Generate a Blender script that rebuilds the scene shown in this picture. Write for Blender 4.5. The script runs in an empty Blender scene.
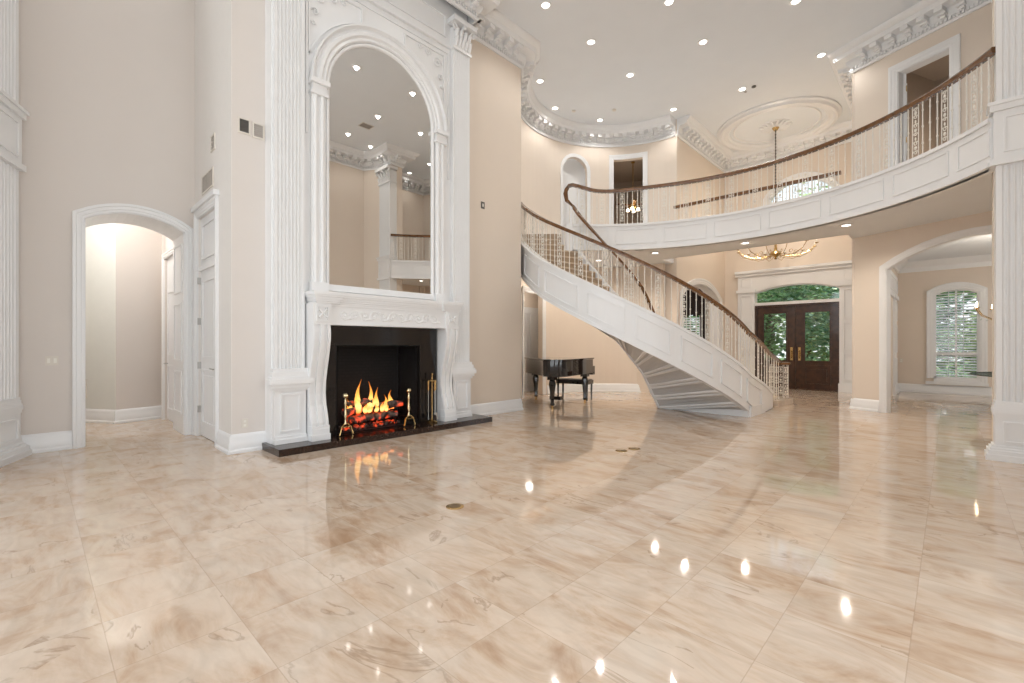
import bpy, math, random
from math import sin, cos, radians as R, pi, sqrt, atan2, hypot
random.seed(7)
scn = bpy.context.scene
col = scn.collection
CEIL = 7.55
# ------------------------------------------------------------ materials
def newmat(name):
    m = bpy.data.materials.new(name); m.use_nodes = True
    nt = m.node_tree
    return m, nt, nt.nodes['Principled BSDF']
def simple(name, c, rough=0.5, metal=0.0, coat=0.0, noise=0.0, nscale=8.0, bump=0.0, spec=0.5, emis=None, es=0.0):
    m, nt, b = newmat(name)
    b.inputs['Roughness'].default_value = rough; b.inputs['Metallic'].default_value = metal
    b.inputs['Coat Weight'].default_value = coat; b.inputs['Specular IOR Level'].default_value = spec
    tc = nt.nodes.new('ShaderNodeTexCoord'); n = nt.nodes.new('ShaderNodeTexNoise')
    n.inputs['Scale'].default_value = nscale; n.inputs['Detail'].default_value = 4
    nt.links.new(tc.outputs['Object'], n.inputs['Vector'])
    r = nt.nodes.new('ShaderNodeValToRGB')
    r.color_ramp.elements[0].position = 0.3; r.color_ramp.elements[1].position = 0.7
    r.color_ramp.elements[0].color = tuple(x*(1-noise) for x in c)+(1,)
    r.color_ramp.elements[1].color = tuple(min(1, x*(1+noise)) for x in c)+(1,)
    nt.links.new(n.outputs['Fac'], r.inputs['Fac']); nt.links.new(r.outputs['Color'], b.inputs['Base Color'])
    if bump:
        bp = nt.nodes.new('ShaderNodeBump'); bp.inputs['Strength'].default_value = bump; bp.inputs['Distance'].default_value = 0.01
        nt.links.new(n.outputs['Fac'], bp.inputs['Height']); nt.links.new(bp.outputs['Normal'], b.inputs['Normal'])
    if emis:
        b.inputs['Emission Color'].default_value = emis+(1,); b.inputs['Emission Strength'].default_value = es
    return m
WALL = simple('wall_paint', (0.76, 0.665, 0.57), 0.6, noise=0.01, nscale=2)
WALLC = simple('wall_paint_cool', (0.72, 0.665, 0.62), 0.6, noise=0.01, nscale=2)
RETM = simple('warm_white_wall_paint', (0.80, 0.765, 0.725), 0.55, noise=0.01)
PASSM = simple('lit_passage_paint', (0.78, 0.79, 0.75), 0.6, noise=0.01)  # lighter wall copy: the brighter light on one passage face put into colour
WHITE = simple('white_trim_paint', (0.84, 0.84, 0.84), 0.32, noise=0.01, nscale=3)
CEILM = simple('ceiling_paint', (0.79, 0.815, 0.84), 0.8, noise=0.01, nscale=2)
IRON = simple('cream_iron', (0.80, 0.765, 0.70), 0.4, noise=0.05, nscale=30)
RAILW = simple('walnut_rail', (0.15, 0.065, 0.022), 0.25, coat=0.4, noise=0.35, nscale=14)
DOORW = simple('mahogany_door', (0.052, 0.020, 0.009), 0.28, coat=0.3, noise=0.4, nscale=9)
BLACKG = simple('black_granite', (0.012, 0.010, 0.010), 0.08, noise=0.4, nscale=60)
HEARTHM = simple('dark_brown_granite', (0.028, 0.014, 0.010), 0.12, noise=0.4, nscale=60)
PIANO = simple('black_lacquer', (0.008, 0.006, 0.006), 0.06, coat=0.6, noise=0.1)
BRASS = simple('brass', (0.62, 0.43, 0.19), 0.25, 1.0, noise=0.1)
PBRASS = simple('pale_brass', (0.78, 0.66, 0.42), 0.2, 1.0, noise=0.1)
STEEL = simple('satin_steel', (0.55, 0.54, 0.52), 0.3, 1.0, noise=0.05)
DARKV = simple('dark_grille', (0.10, 0.09, 0.08), 0.5, noise=0.1)
GREYV = simple('beige_grey_grille', (0.42, 0.38, 0.34), 0.5, noise=0.05)
CURTM = simple('pale_marble_step', (0.68, 0.58, 0.48), 0.15, noise=0.1, nscale=6)
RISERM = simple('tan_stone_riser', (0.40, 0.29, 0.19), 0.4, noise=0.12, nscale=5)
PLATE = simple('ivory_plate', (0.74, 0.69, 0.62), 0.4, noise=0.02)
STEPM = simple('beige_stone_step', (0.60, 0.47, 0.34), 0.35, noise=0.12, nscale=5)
IVORY = simple('ivory_keys', (0.85, 0.82, 0.75), 0.3, noise=0.02)
BENCHM = simple('black_leather', (0.02, 0.016, 0.014), 0.4, noise=0.2, nscale=20)
BARK = simple('tree_bark', (0.10, 0.07, 0.045), 0.9, noise=0.4, nscale=10, bump=0.5)
GRASS = simple('lawn', (0.12, 0.22, 0.06), 0.9, noise=0.4, nscale=3)
PAVE = simple('porch_stone', (0.45, 0.40, 0.34), 0.7, noise=0.2, nscale=2)
DRAPE = simple('dark_drape', (0.025, 0.015, 0.012), 0.8, noise=0.2)
CANDLE = simple('candle_bulb', (0.95, 0.9, 0.8), 0.4, emis=(1.0, 0.78, 0.5), es=14.0)
CANM = simple('lamp_lens', (1, 1, 1), 0.5, emis=(1.0, 0.96, 0.90), es=5.0)
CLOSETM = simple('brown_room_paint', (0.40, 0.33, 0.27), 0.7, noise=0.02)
SHADEM = simple('glass_lamp_shade', (0.95, 0.9, 0.8), 0.4, emis=(1.0, 0.85, 0.6), es=5.0)

def mirror_mat():
    m, nt, b = newmat('mirror_glass')
    b.inputs['Metallic'].default_value = 1; b.inputs['Roughness'].default_value = 0.0
    b.inputs['Base Color'].default_value = (0.80, 0.79, 0.77, 1)
    return m
MIRROR = mirror_mat()
def glass_mat():
    m = bpy.data.materials.new('window_glass'); m.use_nodes = True; nt = m.node_tree; nt.nodes.clear()
    o = nt.nodes.new('ShaderNodeOutputMaterial'); mx = nt.nodes.new('ShaderNodeMixShader')
    t = nt.nodes.new('ShaderNodeBsdfTransparent'); g = nt.nodes.new('ShaderNodeBsdfGlossy')
    g.inputs['Roughness'].default_value = 0.02; t.inputs['Color'].default_value = (0.95, 0.97, 0.96, 1)
    mx.inputs['Fac'].default_value = 0.05
    nt.links.new(t.outputs[0], mx.inputs[1]); nt.links.new(g.outputs[0], mx.inputs[2]); nt.links.new(mx.outputs[0], o.inputs[0])
    return m
GLASS = glass_mat()
def table_glass():
    m = bpy.data.materials.new('table_glass'); m.use_nodes = True; nt = m.node_tree; nt.nodes.clear()
    o = nt.nodes.new('ShaderNodeOutputMaterial'); mx = nt.nodes.new('ShaderNodeMixShader')
    t = nt.nodes.new('ShaderNodeBsdfTransparent'); g = nt.nodes.new('ShaderNodeBsdfGlossy')
    g.inputs['Roughness'].default_value = 0.02; t.inputs['Color'].default_value = (0.45, 0.52, 0.50, 1)
    mx.inputs['Fac'].default_value = 0.15
    nt.links.new(t.outputs[0], mx.inputs[1]); nt.links.new(g.outputs[0], mx.inputs[2]); nt.links.new(mx.outputs[0], o.inputs[0])
    return m
TGLASS = table_glass()
def leaf_mat(name, c0, c1):
    m, nt, b = newmat(name)
    tc = nt.nodes.new('ShaderNodeTexCoord'); n = nt.nodes.new('ShaderNodeTexNoise'); n.inputs['Scale'].default_value = 3.0
    n.inputs['Detail'].default_value = 5
    nt.links.new(tc.outputs['Object'], n.inputs['Vector'])
    r = nt.nodes.new('ShaderNodeValToRGB'); r.color_ramp.elements[0].position = 0.38; r.color_ramp.elements[1].position = 0.62
    r.color_ramp.elements[0].color = c0+(1,); r.color_ramp.elements[1].color = c1+(1,)
    nt.links.new(n.outputs['Fac'], r.inputs['Fac']); nt.links.new(r.outputs['Color'], b.inputs['Base Color'])
    b.inputs['Roughness'].default_value = 0.45
    return m
LEAF1 = leaf_mat('dark_leaves', (0.08, 0.19, 0.08), (0.32, 0.58, 0.22))
LEAF2 = leaf_mat('light_leaves', (0.2, 0.36, 0.14), (0.66, 0.80, 0.38))
LEAF3 = leaf_mat('blue_green_leaves', (0.10, 0.28, 0.17), (0.42, 0.66, 0.40))

def marble():
    m, nt, b = newmat('polished_marble_tile')
    N = nt.nodes.new; L = nt.links.new
    tc = N('ShaderNodeTexCoord'); sep = N('ShaderNodeSeparateXYZ'); L(tc.outputs['Object'], sep.inputs[0])
    def math_(op, a, bb=None, c=None):
        n = N('ShaderNodeMath'); n.operation = op
        for i, x in enumerate((a, bb, c)):
            if x is None: continue
            if isinstance(x, (int, float)): n.inputs[i].default_value = x
            else: L(x, n.inputs[i])
        return n.outputs[0]
    T = 0.475
    tx = math_('DIVIDE', math_('SUBTRACT', sep.outputs[0], 0.235), T)
    ty = math_('DIVIDE', math_('SUBTRACT', sep.outputs[1], 0.13), T)
    ix = math_('FLOOR', tx); iy = math_('FLOOR', ty)
    fx = math_('ABSOLUTE', math_('SUBTRACT', math_('FRACT', tx), 0.5))
    fy = math_('ABSOLUTE', math_('SUBTRACT', math_('FRACT', ty), 0.5))
    g = math_('MAXIMUM', fx, fy)
    grout = math_('GREATER_THAN', g, 0.4955)
    cmb = N('ShaderNodeCombineXYZ'); L(ix, cmb.inputs[0]); L(iy, cmb.inputs[1])
    wn = N('ShaderNodeTexWhiteNoise'); wn.noise_dimensions = '3D'; L(cmb.outputs[0], wn.inputs['Vector'])
    # offset per tile
    off = N('ShaderNodeVectorMath'); off.operation = 'SCALE'; off.inputs['Scale'].default_value = 0.5
    L(wn.outputs['Color'], off.inputs[0])
    add = N('ShaderNodeVectorMath'); L(tc.outputs['Object'], add.inputs[0]); L(off.outputs[0], add.inputs[1])
    mp = N('ShaderNodeMapping'); mp.inputs['Rotation'].default_value = (0, 0, R(52)); mp.inputs['Scale'].default_value = (1.0, 0.45, 1)
    L(add.outputs[0], mp.inputs[0])
    n1 = N('ShaderNodeTexNoise'); n1.inputs['Scale'].default_value = 2.5; n1.inputs['Detail'].default_value = 9; n1.inputs['Roughness'].default_value = 0.62; n1.inputs['Distortion'].default_value = 1.6
    L(mp.outputs[0], n1.inputs['Vector'])
    r1 = N('ShaderNodeValToRGB'); e = r1.color_ramp.elements
    e[0].position = 0.28; e[0].color = (0.46, 0.295, 0.185, 1); e[1].position = 0.72; e[1].color = (0.71, 0.60, 0.49, 1)
    x = e.new(0.42); x.color = (0.58, 0.43, 0.31, 1); x = e.new(0.52); x.color = (0.65, 0.515, 0.40, 1)
    L(n1.outputs['Fac'], r1.inputs['Fac'])
    # thin veins
    n2 = N('ShaderNodeTexNoise'); n2.inputs['Scale'].default_value = 2.3; n2.inputs['Detail'].default_value = 7; n2.inputs['Distortion'].default_value = 1.2
    L(mp.outputs[0], n2.inputs['Vector'])
    v = math_('ABSOLUTE', math_('SUBTRACT', n2.outputs['Fac'], 0.5))
    r2 = N('ShaderNodeValToRGB'); r2.color_ramp.elements[0].position = 0.0; r2.color_ramp.elements[0].color = (1, 1, 1, 1)
    r2.color_ramp.elements[1].position = 0.016; r2.color_ramp.elements[1].color = (0, 0, 0, 1)
    L(v, r2.inputs['Fac'])
    n3 = N('ShaderNodeTexNoise'); n3.inputs['Scale'].default_value = 1.7; L(add.outputs[0], n3.inputs['Vector'])
    vm = math_('MULTIPLY', r2.outputs['Color'], math_('GREATER_THAN', n3.outputs['Fac'], 0.56))
    mix1 = N('ShaderNodeMix'); mix1.data_type = 'RGBA'; L(math_('MULTIPLY', vm, 0.5), mix1.inputs['Factor'])
    L(r1.outputs['Color'], mix1.inputs['A']); mix1.inputs['B'].default_value = (0.26, 0.16, 0.09, 1)
    # pale cloud patches
    n4 = N('ShaderNodeTexNoise'); n4.inputs['Scale'].default_value = 2.0; n4.inputs['Detail'].default_value = 3; n4.inputs['Distortion'].default_value = 1.0; L(add.outputs[0], n4.inputs['Vector'])
    r4 = N('ShaderNodeValToRGB'); r4.color_ramp.elements[0].position = 0.50; r4.color_ramp.elements[1].position = 0.68
    L(n4.outputs['Fac'], r4.inputs['Fac'])
    mix2 = N('ShaderNodeMix'); mix2.data_type = 'RGBA'; L(math_('MULTIPLY', r4.outputs['Color'], 0.5), mix2.inputs['Factor'])
    L(mix1.outputs['Result'], mix2.inputs['A']); mix2.inputs['B'].default_value = (0.69, 0.595, 0.495, 1)
    # per tile tint
    hs = N('ShaderNodeHueSaturation'); L(mix2.outputs['Result'], hs.inputs['Color'])
    L(math_('MULTIPLY_ADD', wn.outputs['Value'], 0.05, 0.975), hs.inputs['Value'])
    mix3 = N('ShaderNodeMix'); mix3.data_type = 'RGBA'; L(math_('MULTIPLY', grout, 0.38), mix3.inputs['Factor'])
    mp5 = N('ShaderNodeMapping'); mp5.inputs['Rotation'].default_value = (0, 0, R(48)); mp5.inputs['Scale'].default_value = (1.0, 0.3, 1); L(add.outputs[0], mp5.inputs[0])
    n5 = N('ShaderNodeTexNoise'); n5.inputs['Scale'].default_value = 9; n5.inputs['Detail'].default_value = 6; n5.inputs['Distortion'].default_value = 1.8; L(mp5.outputs[0], n5.inputs['Vector'])
    r5 = N('ShaderNodeValToRGB'); r5.color_ramp.elements[0].position = 0.35; r5.color_ramp.elements[0].color = (0.80, 0.77, 0.74, 1); r5.color_ramp.elements[1].position = 0.60; r5.color_ramp.elements[1].color = (1.05, 1.05, 1.05, 1)
    L(n5.outputs['Fac'], r5.inputs['Fac'])
    mm = N('ShaderNodeMix'); mm.data_type = 'RGBA'; mm.blend_type = 'MULTIPLY'; mm.inputs['Factor'].default_value = 0.42
    L(hs.outputs['Color'], mm.inputs['A']); L(r5.outputs['Color'], mm.inputs['B'])
    L(mm.outputs['Result'], mix3.inputs['A']); mix3.inputs['B'].default_value = (0.36, 0.25, 0.17, 1)
    L(mix3.outputs['Result'], b.inputs['Base Color'])
    b.inputs['Roughness'].default_value = 0.055; b.inputs['IOR'].default_value = 1.55
    return m
MARBLE = marble()

def fire_mat():
    m = bpy.data.materials.new('flame'); m.use_nodes = True; nt = m.node_tree; nt.nodes.clear()
    N = nt.nodes.new; L = nt.links.new
    o = N('ShaderNodeOutputMaterial'); mx = N('ShaderNodeMixShader'); t = N('ShaderNodeBsdfTransparent'); e = N('ShaderNodeEmission')
    tc = N('ShaderNodeTexCoord'); sp = N('ShaderNodeSeparateXYZ'); L(tc.outputs['Generated'], sp.inputs[0])
    r = N('ShaderNodeValToRGB'); el = r.color_ramp.elements
    el[0].position = 0.0; el[0].color = (1.0, 0.16, 0.02, 1); el[1].position = 1.0; el[1].color = (1.0, 0.22, 0.02, 1)
    x = el.new(0.25); x.color = (1.0, 0.62, 0.20, 1); x = el.new(0.6); x.color = (1.0, 0.40, 0.07, 1)
    L(sp.outputs[2], r.inputs['Fac']); L(r.outputs[0], e.inputs['Color']); e.inputs['Strength'].default_value = 1.7
    r2 = N('ShaderNodeValToRGB'); r2.color_ramp.elements[0].color = (0.85, 0.85, 0.85, 1); r2.color_ramp.elements[1].color = (0.25, 0.25, 0.25, 1)
    L(sp.outputs[2], r2.inputs['Fac']); L(r2.outputs[0], mx.inputs['Fac'])
    L(t.outputs[0], mx.inputs[1]); L(e.outputs[0], mx.inputs[2]); L(mx.outputs[0], o.inputs[0])
    return m
FLAME = fire_mat()
def log_mat():
    m, nt, b = newmat('charred_log')
    N = nt.nodes.new; L = nt.links.new
    tc = N('ShaderNodeTexCoord'); n = N('ShaderNodeTexNoise'); n.inputs['Scale'].default_value = 14; n.inputs['Detail'].default_value = 5
    L(tc.outputs['Object'], n.inputs['Vector'])
    r = N('ShaderNodeValToRGB'); r.color_ramp.elements[0].position = 0.4; r.color_ramp.elements[1].position = 0.65
    r.color_ramp.elements[0].color = (0.02, 0.012, 0.01, 1); r.color_ramp.elements[1].color = (0.16, 0.12, 0.10, 1)
    L(n.outputs['Fac'], r.inputs['Fac']); L(r.outputs[0], b.inputs['Base Color'])
    r2 = N('ShaderNodeValToRGB'); r2.color_ramp.elements[0].position = 0.53; r2.color_ramp.elements[1].position = 0.68
    r2.color_ramp.elements[0].color = (0, 0, 0, 1); r2.color_ramp.elements[1].color = (1.0, 0.075, 0.015, 1)
    n2 = N('ShaderNodeTexNoise'); n2.inputs['Scale'].default_value = 9; L(tc.outputs['Object'], n2.inputs['Vector'])
    L(n2.outputs['Fac'], r2.inputs['Fac']); L(r2.outputs[0], b.inputs['Emission Color']); b.inputs['Emission Strength'].default_value = 0.9
    b.inputs['Roughness'].default_value = 0.9
    bp = N('ShaderNodeBump'); bp.inputs['Strength'].default_value = 0.8; L(n.outputs['Fac'], bp.inputs['Height']); L(bp.outputs[0], b.inputs['Normal'])
    return m
LOG = log_mat()
def brick_mat():
    m, nt, b = newmat('firebox_brick')
    N = nt.nodes.new; L = nt.links.new
    tc = N('ShaderNodeTexCoord'); mp = N('ShaderNodeMapping'); mp.inputs['Rotation'].default_value = (R(90), 0, 0); L(tc.outputs['Object'], mp.inputs[0])
    bt = N('ShaderNodeTexBrick'); bt.inputs['Scale'].default_value = 5; bt.inputs['Color1'].default_value = (0.012, 0.010, 0.010, 1)
    bt.inputs['Color2'].default_value = (0.009, 0.008, 0.008, 1); bt.inputs['Mortar'].default_value = (0.004, 0.004, 0.004, 1)
    L(mp.outputs[0], bt.inputs['Vector']); L(bt.outputs['Color'], b.inputs['Base Color']); b.inputs['Roughness'].default_value = 0.8
    return m
BRICK = brick_mat()

# ------------------------------------------------------------ mesh helper
class MB:
    def __init__(s): s.v = []; s.f = []
    def add(s, vs, fs):
        n = len(s.v); s.v += [tuple(p) for p in vs]; s.f += [tuple(i+n for i in f) for f in fs]; return s
    def hexa(s, p):  # 8 points bottom4, top4
        return s.add(p, [(0,3,2,1),(4,5,6,7),(0,1,5,4),(1,2,6,5),(2,3,7,6),(3,0,4,7)])
    def box(s, x0, x1, y0, y1, z0, z1):
        return s.hexa([(x0,y0,z0),(x1,y0,z0),(x1,y1,z0),(x0,y1,z0),(x0,y0,z1),(x1,y0,z1),(x1,y1,z1),(x0,y1,z1)])
    def obox(s, cx, cy, a, lx, ly, z0, z1):
        c, q = cos(a), sin(a); P = []
        for z in (z0, z1):
            for u, v in ((-lx/2,-ly/2),(lx/2,-ly/2),(lx/2,ly/2),(-lx/2,ly/2)):
                P.append((cx+u*c-v*q, cy+u*q+v*c, z))
        return s.hexa(P)
    def prism(s, poly, z0, z1):
        n = len(poly)
        vs = [(p[0],p[1],z0) for p in poly]+[(p[0],p[1],z1) for p in poly]
        fs = [tuple(reversed(range(n))), tuple(range(n,2*n))]+[(i,(i+1)%n,n+(i+1)%n,n+i) for i in range(n)]
        return s.add(vs, fs)
    def tube(s, pts, r, n=8, cap=True, closed=False):
        m = len(pts); rs = r if isinstance(r, (list, tuple)) else [r]*m
        vs = []; import mathutils
        V = mathutils.Vector
        P = [V(p) for p in pts]; prev = None
        for i in range(m):
            if closed: t = (P[(i+1)%m]-P[i-1])
            else: t = (P[min(i+1,m-1)]-P[max(i-1,0)])
            t.normalize()
            if prev is None:
                a = V((0,0,1)) if abs(t.z) < 0.9 else V((1,0,0))
                u = t.cross(a).normalized()
            else:
                u = (prev-t*prev.dot(t)).normalized()
            w = t.cross(u); prev = u
            for k in range(n):
                an = 2*pi*k/n; q = P[i]+(u*cos(an)+w*sin(an))*rs[i]; vs.append(tuple(q))
        fs = []
        for i in range(m if closed else m-1):
            j = (i+1) % m
            for k in range(n): fs.append((i*n+k, i*n+(k+1)%n, j*n+(k+1)%n, j*n+k))
        if cap and not closed: fs += [tuple(reversed(range(n))), tuple((m-1)*n+k for k in range(n))]
        return s.add(vs, fs)
    def lathe(s, prof, cx=0, cy=0, n=16, z=0):
        vs = []
        for r, h in prof:
            for k in range(n): vs.append((cx+r*cos(2*pi*k/n), cy+r*sin(2*pi*k/n), z+h))
        m = len(prof)
        fs = [(i*n+k, i*n+(k+1)%n, (i+1)*n+(k+1)%n, (i+1)*n+k) for i in range(m-1) for k in range(n)]
        fs += [tuple(reversed(range(n))), tuple((m-1)*n+k for k in range(n))]
        return s.add(vs, fs)
    def ball(s, c, r, n=8, sc=(1,1,1)):
        vs = []; m = n//2+1
        for i in range(m+1):
            ph = pi*i/m
            for k in range(n):
                vs.append((c[0]+r*sc[0]*sin(ph)*cos(2*pi*k/n), c[1]+r*sc[1]*sin(ph)*sin(2*pi*k/n), c[2]-r*sc[2]*cos(ph)))
        fs = [(i*n+k, i*n+(k+1)%n, (i+1)*n+(k+1)%n, (i+1)*n+k) for i in range(m) for k in range(n)]
        return s.add(vs, fs)
    def patch(s, S, u0, u1, v0, v1, w0, w1, nu=1):
        for i in range(nu):
            a = u0+(u1-u0)*i/nu; b = u0+(u1-u0)*(i+1)/nu
            s.hexa([S(a,v0,w0),S(b,v0,w0),S(b,v0,w1),S(a,v0,w1),S(a,v1,w0),S(b,v1,w0),S(b,v1,w1),S(a,v1,w1)])
        return s
    def frame(s, S, u0, u1, v0, v1, bu, bv, w0, w1, nu=1):
        s.patch(S,u0,u1,v0,v0+bv,w0,w1,nu); s.patch(S,u0,u1,v1-bv,v1,w0,w1,nu)
        s.patch(S,u0,u0+bu,v0+bv,v1-bv,w0,w1); s.patch(S,u1-bu,u1,v0+bv,v1-bv,w0,w1); return s
    def sweep(s, path, prof, closed=False):
        """path 3D points, prof [(side,up)] closed polygon, side = left of travel"""
        m = len(path); k = len(prof); vs = []
        for i in range(m):
            p = path[i]
            a = path[i-1] if (closed or i > 0) else None
            b = path[(i+1) % m] if (closed or i < m-1) else None
            d1 = d2 = None
            if a is not None:
                l = hypot(p[0]-a[0], p[1]-a[1]) or 1e-6; d1 = ((p[0]-a[0])/l, (p[1]-a[1])/l)
            if b is not None:
                l = hypot(b[0]-p[0], b[1]-p[1]) or 1e-6; d2 = ((b[0]-p[0])/l, (b[1]-p[1])/l)
            d1 = d1 or d2; d2 = d2 or d1
            n1 = (-d1[1], d1[0]); n2 = (-d2[1], d2[0])
            nx, ny = n1[0]+n2[0], n1[1]+n2[1]; q = nx*nx+ny*ny
            sc = 2.0/max(q, 0.35)
            for sd, up in prof: vs.append((p[0]+nx*sc*sd, p[1]+ny*sc*sd, p[2]+up))
        fs = []
        for i in range(m if closed else m-1):
            j = (i+1) % m
            for t in range(k): fs.append((i*k+t, j*k+t, j*k+(t+1)%k, i*k+(t+1)%k))
        if not closed: fs += [tuple(range(k)), tuple(reversed([(m-1)*k+t for t in range(k)]))]
        return s.add(vs, fs)
    def casing(s, S, path, prof, closed=False):
        """path (u,v) in wall plane, prof [(side,w)]"""
        t = MB(); t.sweep([(p[0], p[1], 0) for p in path], prof, closed)
        return s.add([S(x, y, z) for x, y, z in t.v], t.f)
    def obj(s, name, mat, parent=None, smooth=35):
        me = bpy.data.meshes.new(name); me.from_pydata(s.v, [], s.f); me.materials.append(mat)
        import bmesh
        bm = bmesh.new(); bm.from_mesh(me); bmesh.ops.recalc_face_normals(bm, faces=bm.faces); bm.to_mesh(me); bm.free()
        if smooth:
            me.polygons.foreach_set('use_smooth', [True]*len(me.polygons)); me.set_sharp_from_angle(angle=R(smooth))
        o = bpy.data.objects.new(name, me); col.objects.link(o)
        if parent: o.parent = parent
        return o
def tag(o, label=None, cat=None, group=None, kind=None):
    if label: o['label'] = label
    if cat: o['category'] = cat
    if group: o['group'] = group
    if kind: o['kind'] = kind
    return o
def thing(name, label, cat, loc=(0,0,0), rz=0, group=None):
    o = bpy.data.objects.new(name, None); o.empty_display_size = 0.1; col.objects.link(o)
    o.location = loc; o.rotation_euler = (0,0,rz)
    return tag(o, label, cat, group)
def struct(name, mb, mat, label=None, smooth=35):
    o = mb.obj(name, mat, None, smooth); o['kind'] = 'structure'; o['category'] = name.split('_')[0]
    o['label'] = label or name.replace('_', ' ')
    return o
def copy_tree(o, parent=None):
    c = o.copy(); col.objects.link(c)
    if parent: c.parent = parent
    for ch in list(o.children): copy_tree(ch, c)
    return c

# ------------------------------------------------------------ surfaces
def plane_S(p0, p1, side=1):
    """u along p0->p1 in metres, w towards left normal * side"""
    l = hypot(p1[0]-p0[0], p1[1]-p0[1]); d = ((p1[0]-p0[0])/l, (p1[1]-p0[1])/l); n = (-d[1]*side, d[0]*side)
    return (lambda u, v, w: (p0[0]+d[0]*u+n[0]*w, p0[1]+d[1]*u+n[1]*w, v)), l
def arc_S(cx, cy, rad, sign=1):
    """u in degrees; w positive = towards centre when sign=1"""
    return lambda u, v, w: (cx+(rad-sign*w)*cos(R(u)), cy+(rad-sign*w)*sin(R(u)), v)
def segtop(u0, u1, zs, rise, n=12):
    """list of (u, z) along segmental arch from u0 to u1"""
    h = (u1-u0)/2
    if rise <= 0: return [(u0, zs), (u1, zs)]
    rad = (h*h+rise*rise)/(2*rise); uc = (u0+u1)/2
    out = []
    a0 = math.asin(min(1, h/rad))
    for i in range(n+1):
        a = -a0+2*a0*i/n; out.append((uc+rad*sin(a), zs+rise-rad+rad*cos(a)))
    return out
def wall(name, S, U0, U1, z0, z1, th, ops, mat, step=None, label=None):
    """ops: list of (u0,u1,zb, toplist)"""
    brk = {U0, U1}
    for o in ops:
        for u, z in o[3]: brk.add(u)
    if step:
        n = max(1, int((U1-U0)/step))
        for i in range(n): brk.add(U0+(U1-U0)*i/n)
    bl = sorted(brk); b2 = [bl[0]]
    for b in bl[1:]:
        if b-b2[-1] > 1e-5: b2.append(b)
    def top(o, u):
        L = o[3]
        for (a, za), (b, zb) in zip(L, L[1:]):
            if a-1e-6 <= u <= b+1e-6: return za+(zb-za)*((u-a)/(b-a) if b > a else 0)
        return L[0][1]
    m = MB()
    for a, b in zip(b2, b2[1:]):
        mid = (a+b)/2; cells = [(z0, z0, z1, z1)]
        for o in ops:
            if o[0] < mid < o[1]:
                ta, tb = top(o, a), top(o, b)
                nc = []
                if o[2] > z0+1e-4: nc.append((z0, z0, o[2], o[2]))
                nc.append((ta, tb, z1, z1))
                # only one opening per column per wall except stacked: handle stacked
                if len(cells) == 1 and cells[0] == (z0, z0, z1, z1): cells = nc
                else:
                    last = cells[-1]; cells = cells[:-1]+[(last[0], last[1], o[2], o[2]), (ta, tb, z1, z1)]
        for ba, bb, ca, cb in cells:
            m.hexa([S(a,ba,0),S(b,bb,0),S(b,bb,-th),S(a,ba,-th),S(a,ca,0),S(b,cb,0),S(b,cb,-th),S(a,ca,-th)])
    return struct(name, m, mat, label, smooth=20)
def open_path(u0, u1, zb, top):
    return [(u0, zb)]+top+[(u1, zb)]
CAS = lambda w, d: [(0.0, 0), (0.0, d*0.6), (w*0.25, d*0.6), (w*0.3, d*0.8), (w*0.65, d*0.8), (w*0.7, d), (w, d), (w, 0)]
BASEP = [(0, 0), (0.05, 0), (0.05, 0.03), (0.035, 0.05), (0.035, 0.12), (0.025, 0.14), (0.025, 0.19), (0.012, 0.22), (0, 0.235)]
def baseboard(name, path, label, h=1.0):
    m = MB(); m.sweep([(x, y, 0.0) for x, y in path], [(a, b*h) for a, b in BASEP])
    return struct(name, m, WHITE, label)

# ------------------------------------------------------------ key dimensions
YF = 6.46                       # fireplace wall plane
SC = (9.6, 5.4); RO = 2.7       # stair centre and outer radius
WC = (9.6, 5.45); WR = 2.62     # round stair hall wall
BC = (5.98, 3.02); BR = 3.9     # balcony edge circle
P0 = (12.0, 1.5); PD = (-0.4045, -0.9145)
def pt(s): return (P0[0]+PD[0]*s, P0[1]+PD[1]*s)
ZF = 3.95                       # upper floor

# ------------------------------------------------------------ shell: floors, ceilings
struct('floor', MB().box(-5, 17.9, -6, 12.5, -0.3, 0), MARBLE, 'polished cream and tan marble tile floor')
struct('ceiling', MB().box(-5, 18, -6, 12.5, CEIL, CEIL+0.3), CEILM, 'high pale grey painted ceiling')

# upper floor slab
poly = []
for i in range(41):
    a = R(-60+112*i/40); poly.append((BC[0]+BR*cos(a), BC[1]+BR*sin(a)))
poly += [(8.30, 6.22), (8.34, 6.36), (8.67, 6.47), (7.85, 7.50)]
for i in range(20):
    a = R(130-127*i/19); poly.append((WC[0]+WR*cos(a), WC[1]+WR*sin(a)))
poly += [(12.2, 5.5), (11.45, 5.5), (11.45, 1.5), (12.0, 1.5), pt(4.0), (8.3, -2.1), (8.3, -0.36)]
struct('floor_balcony', MB().prism(poly, 3.60, ZF), CEILM, 'balcony slab with pale painted underside', smooth=0)

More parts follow.
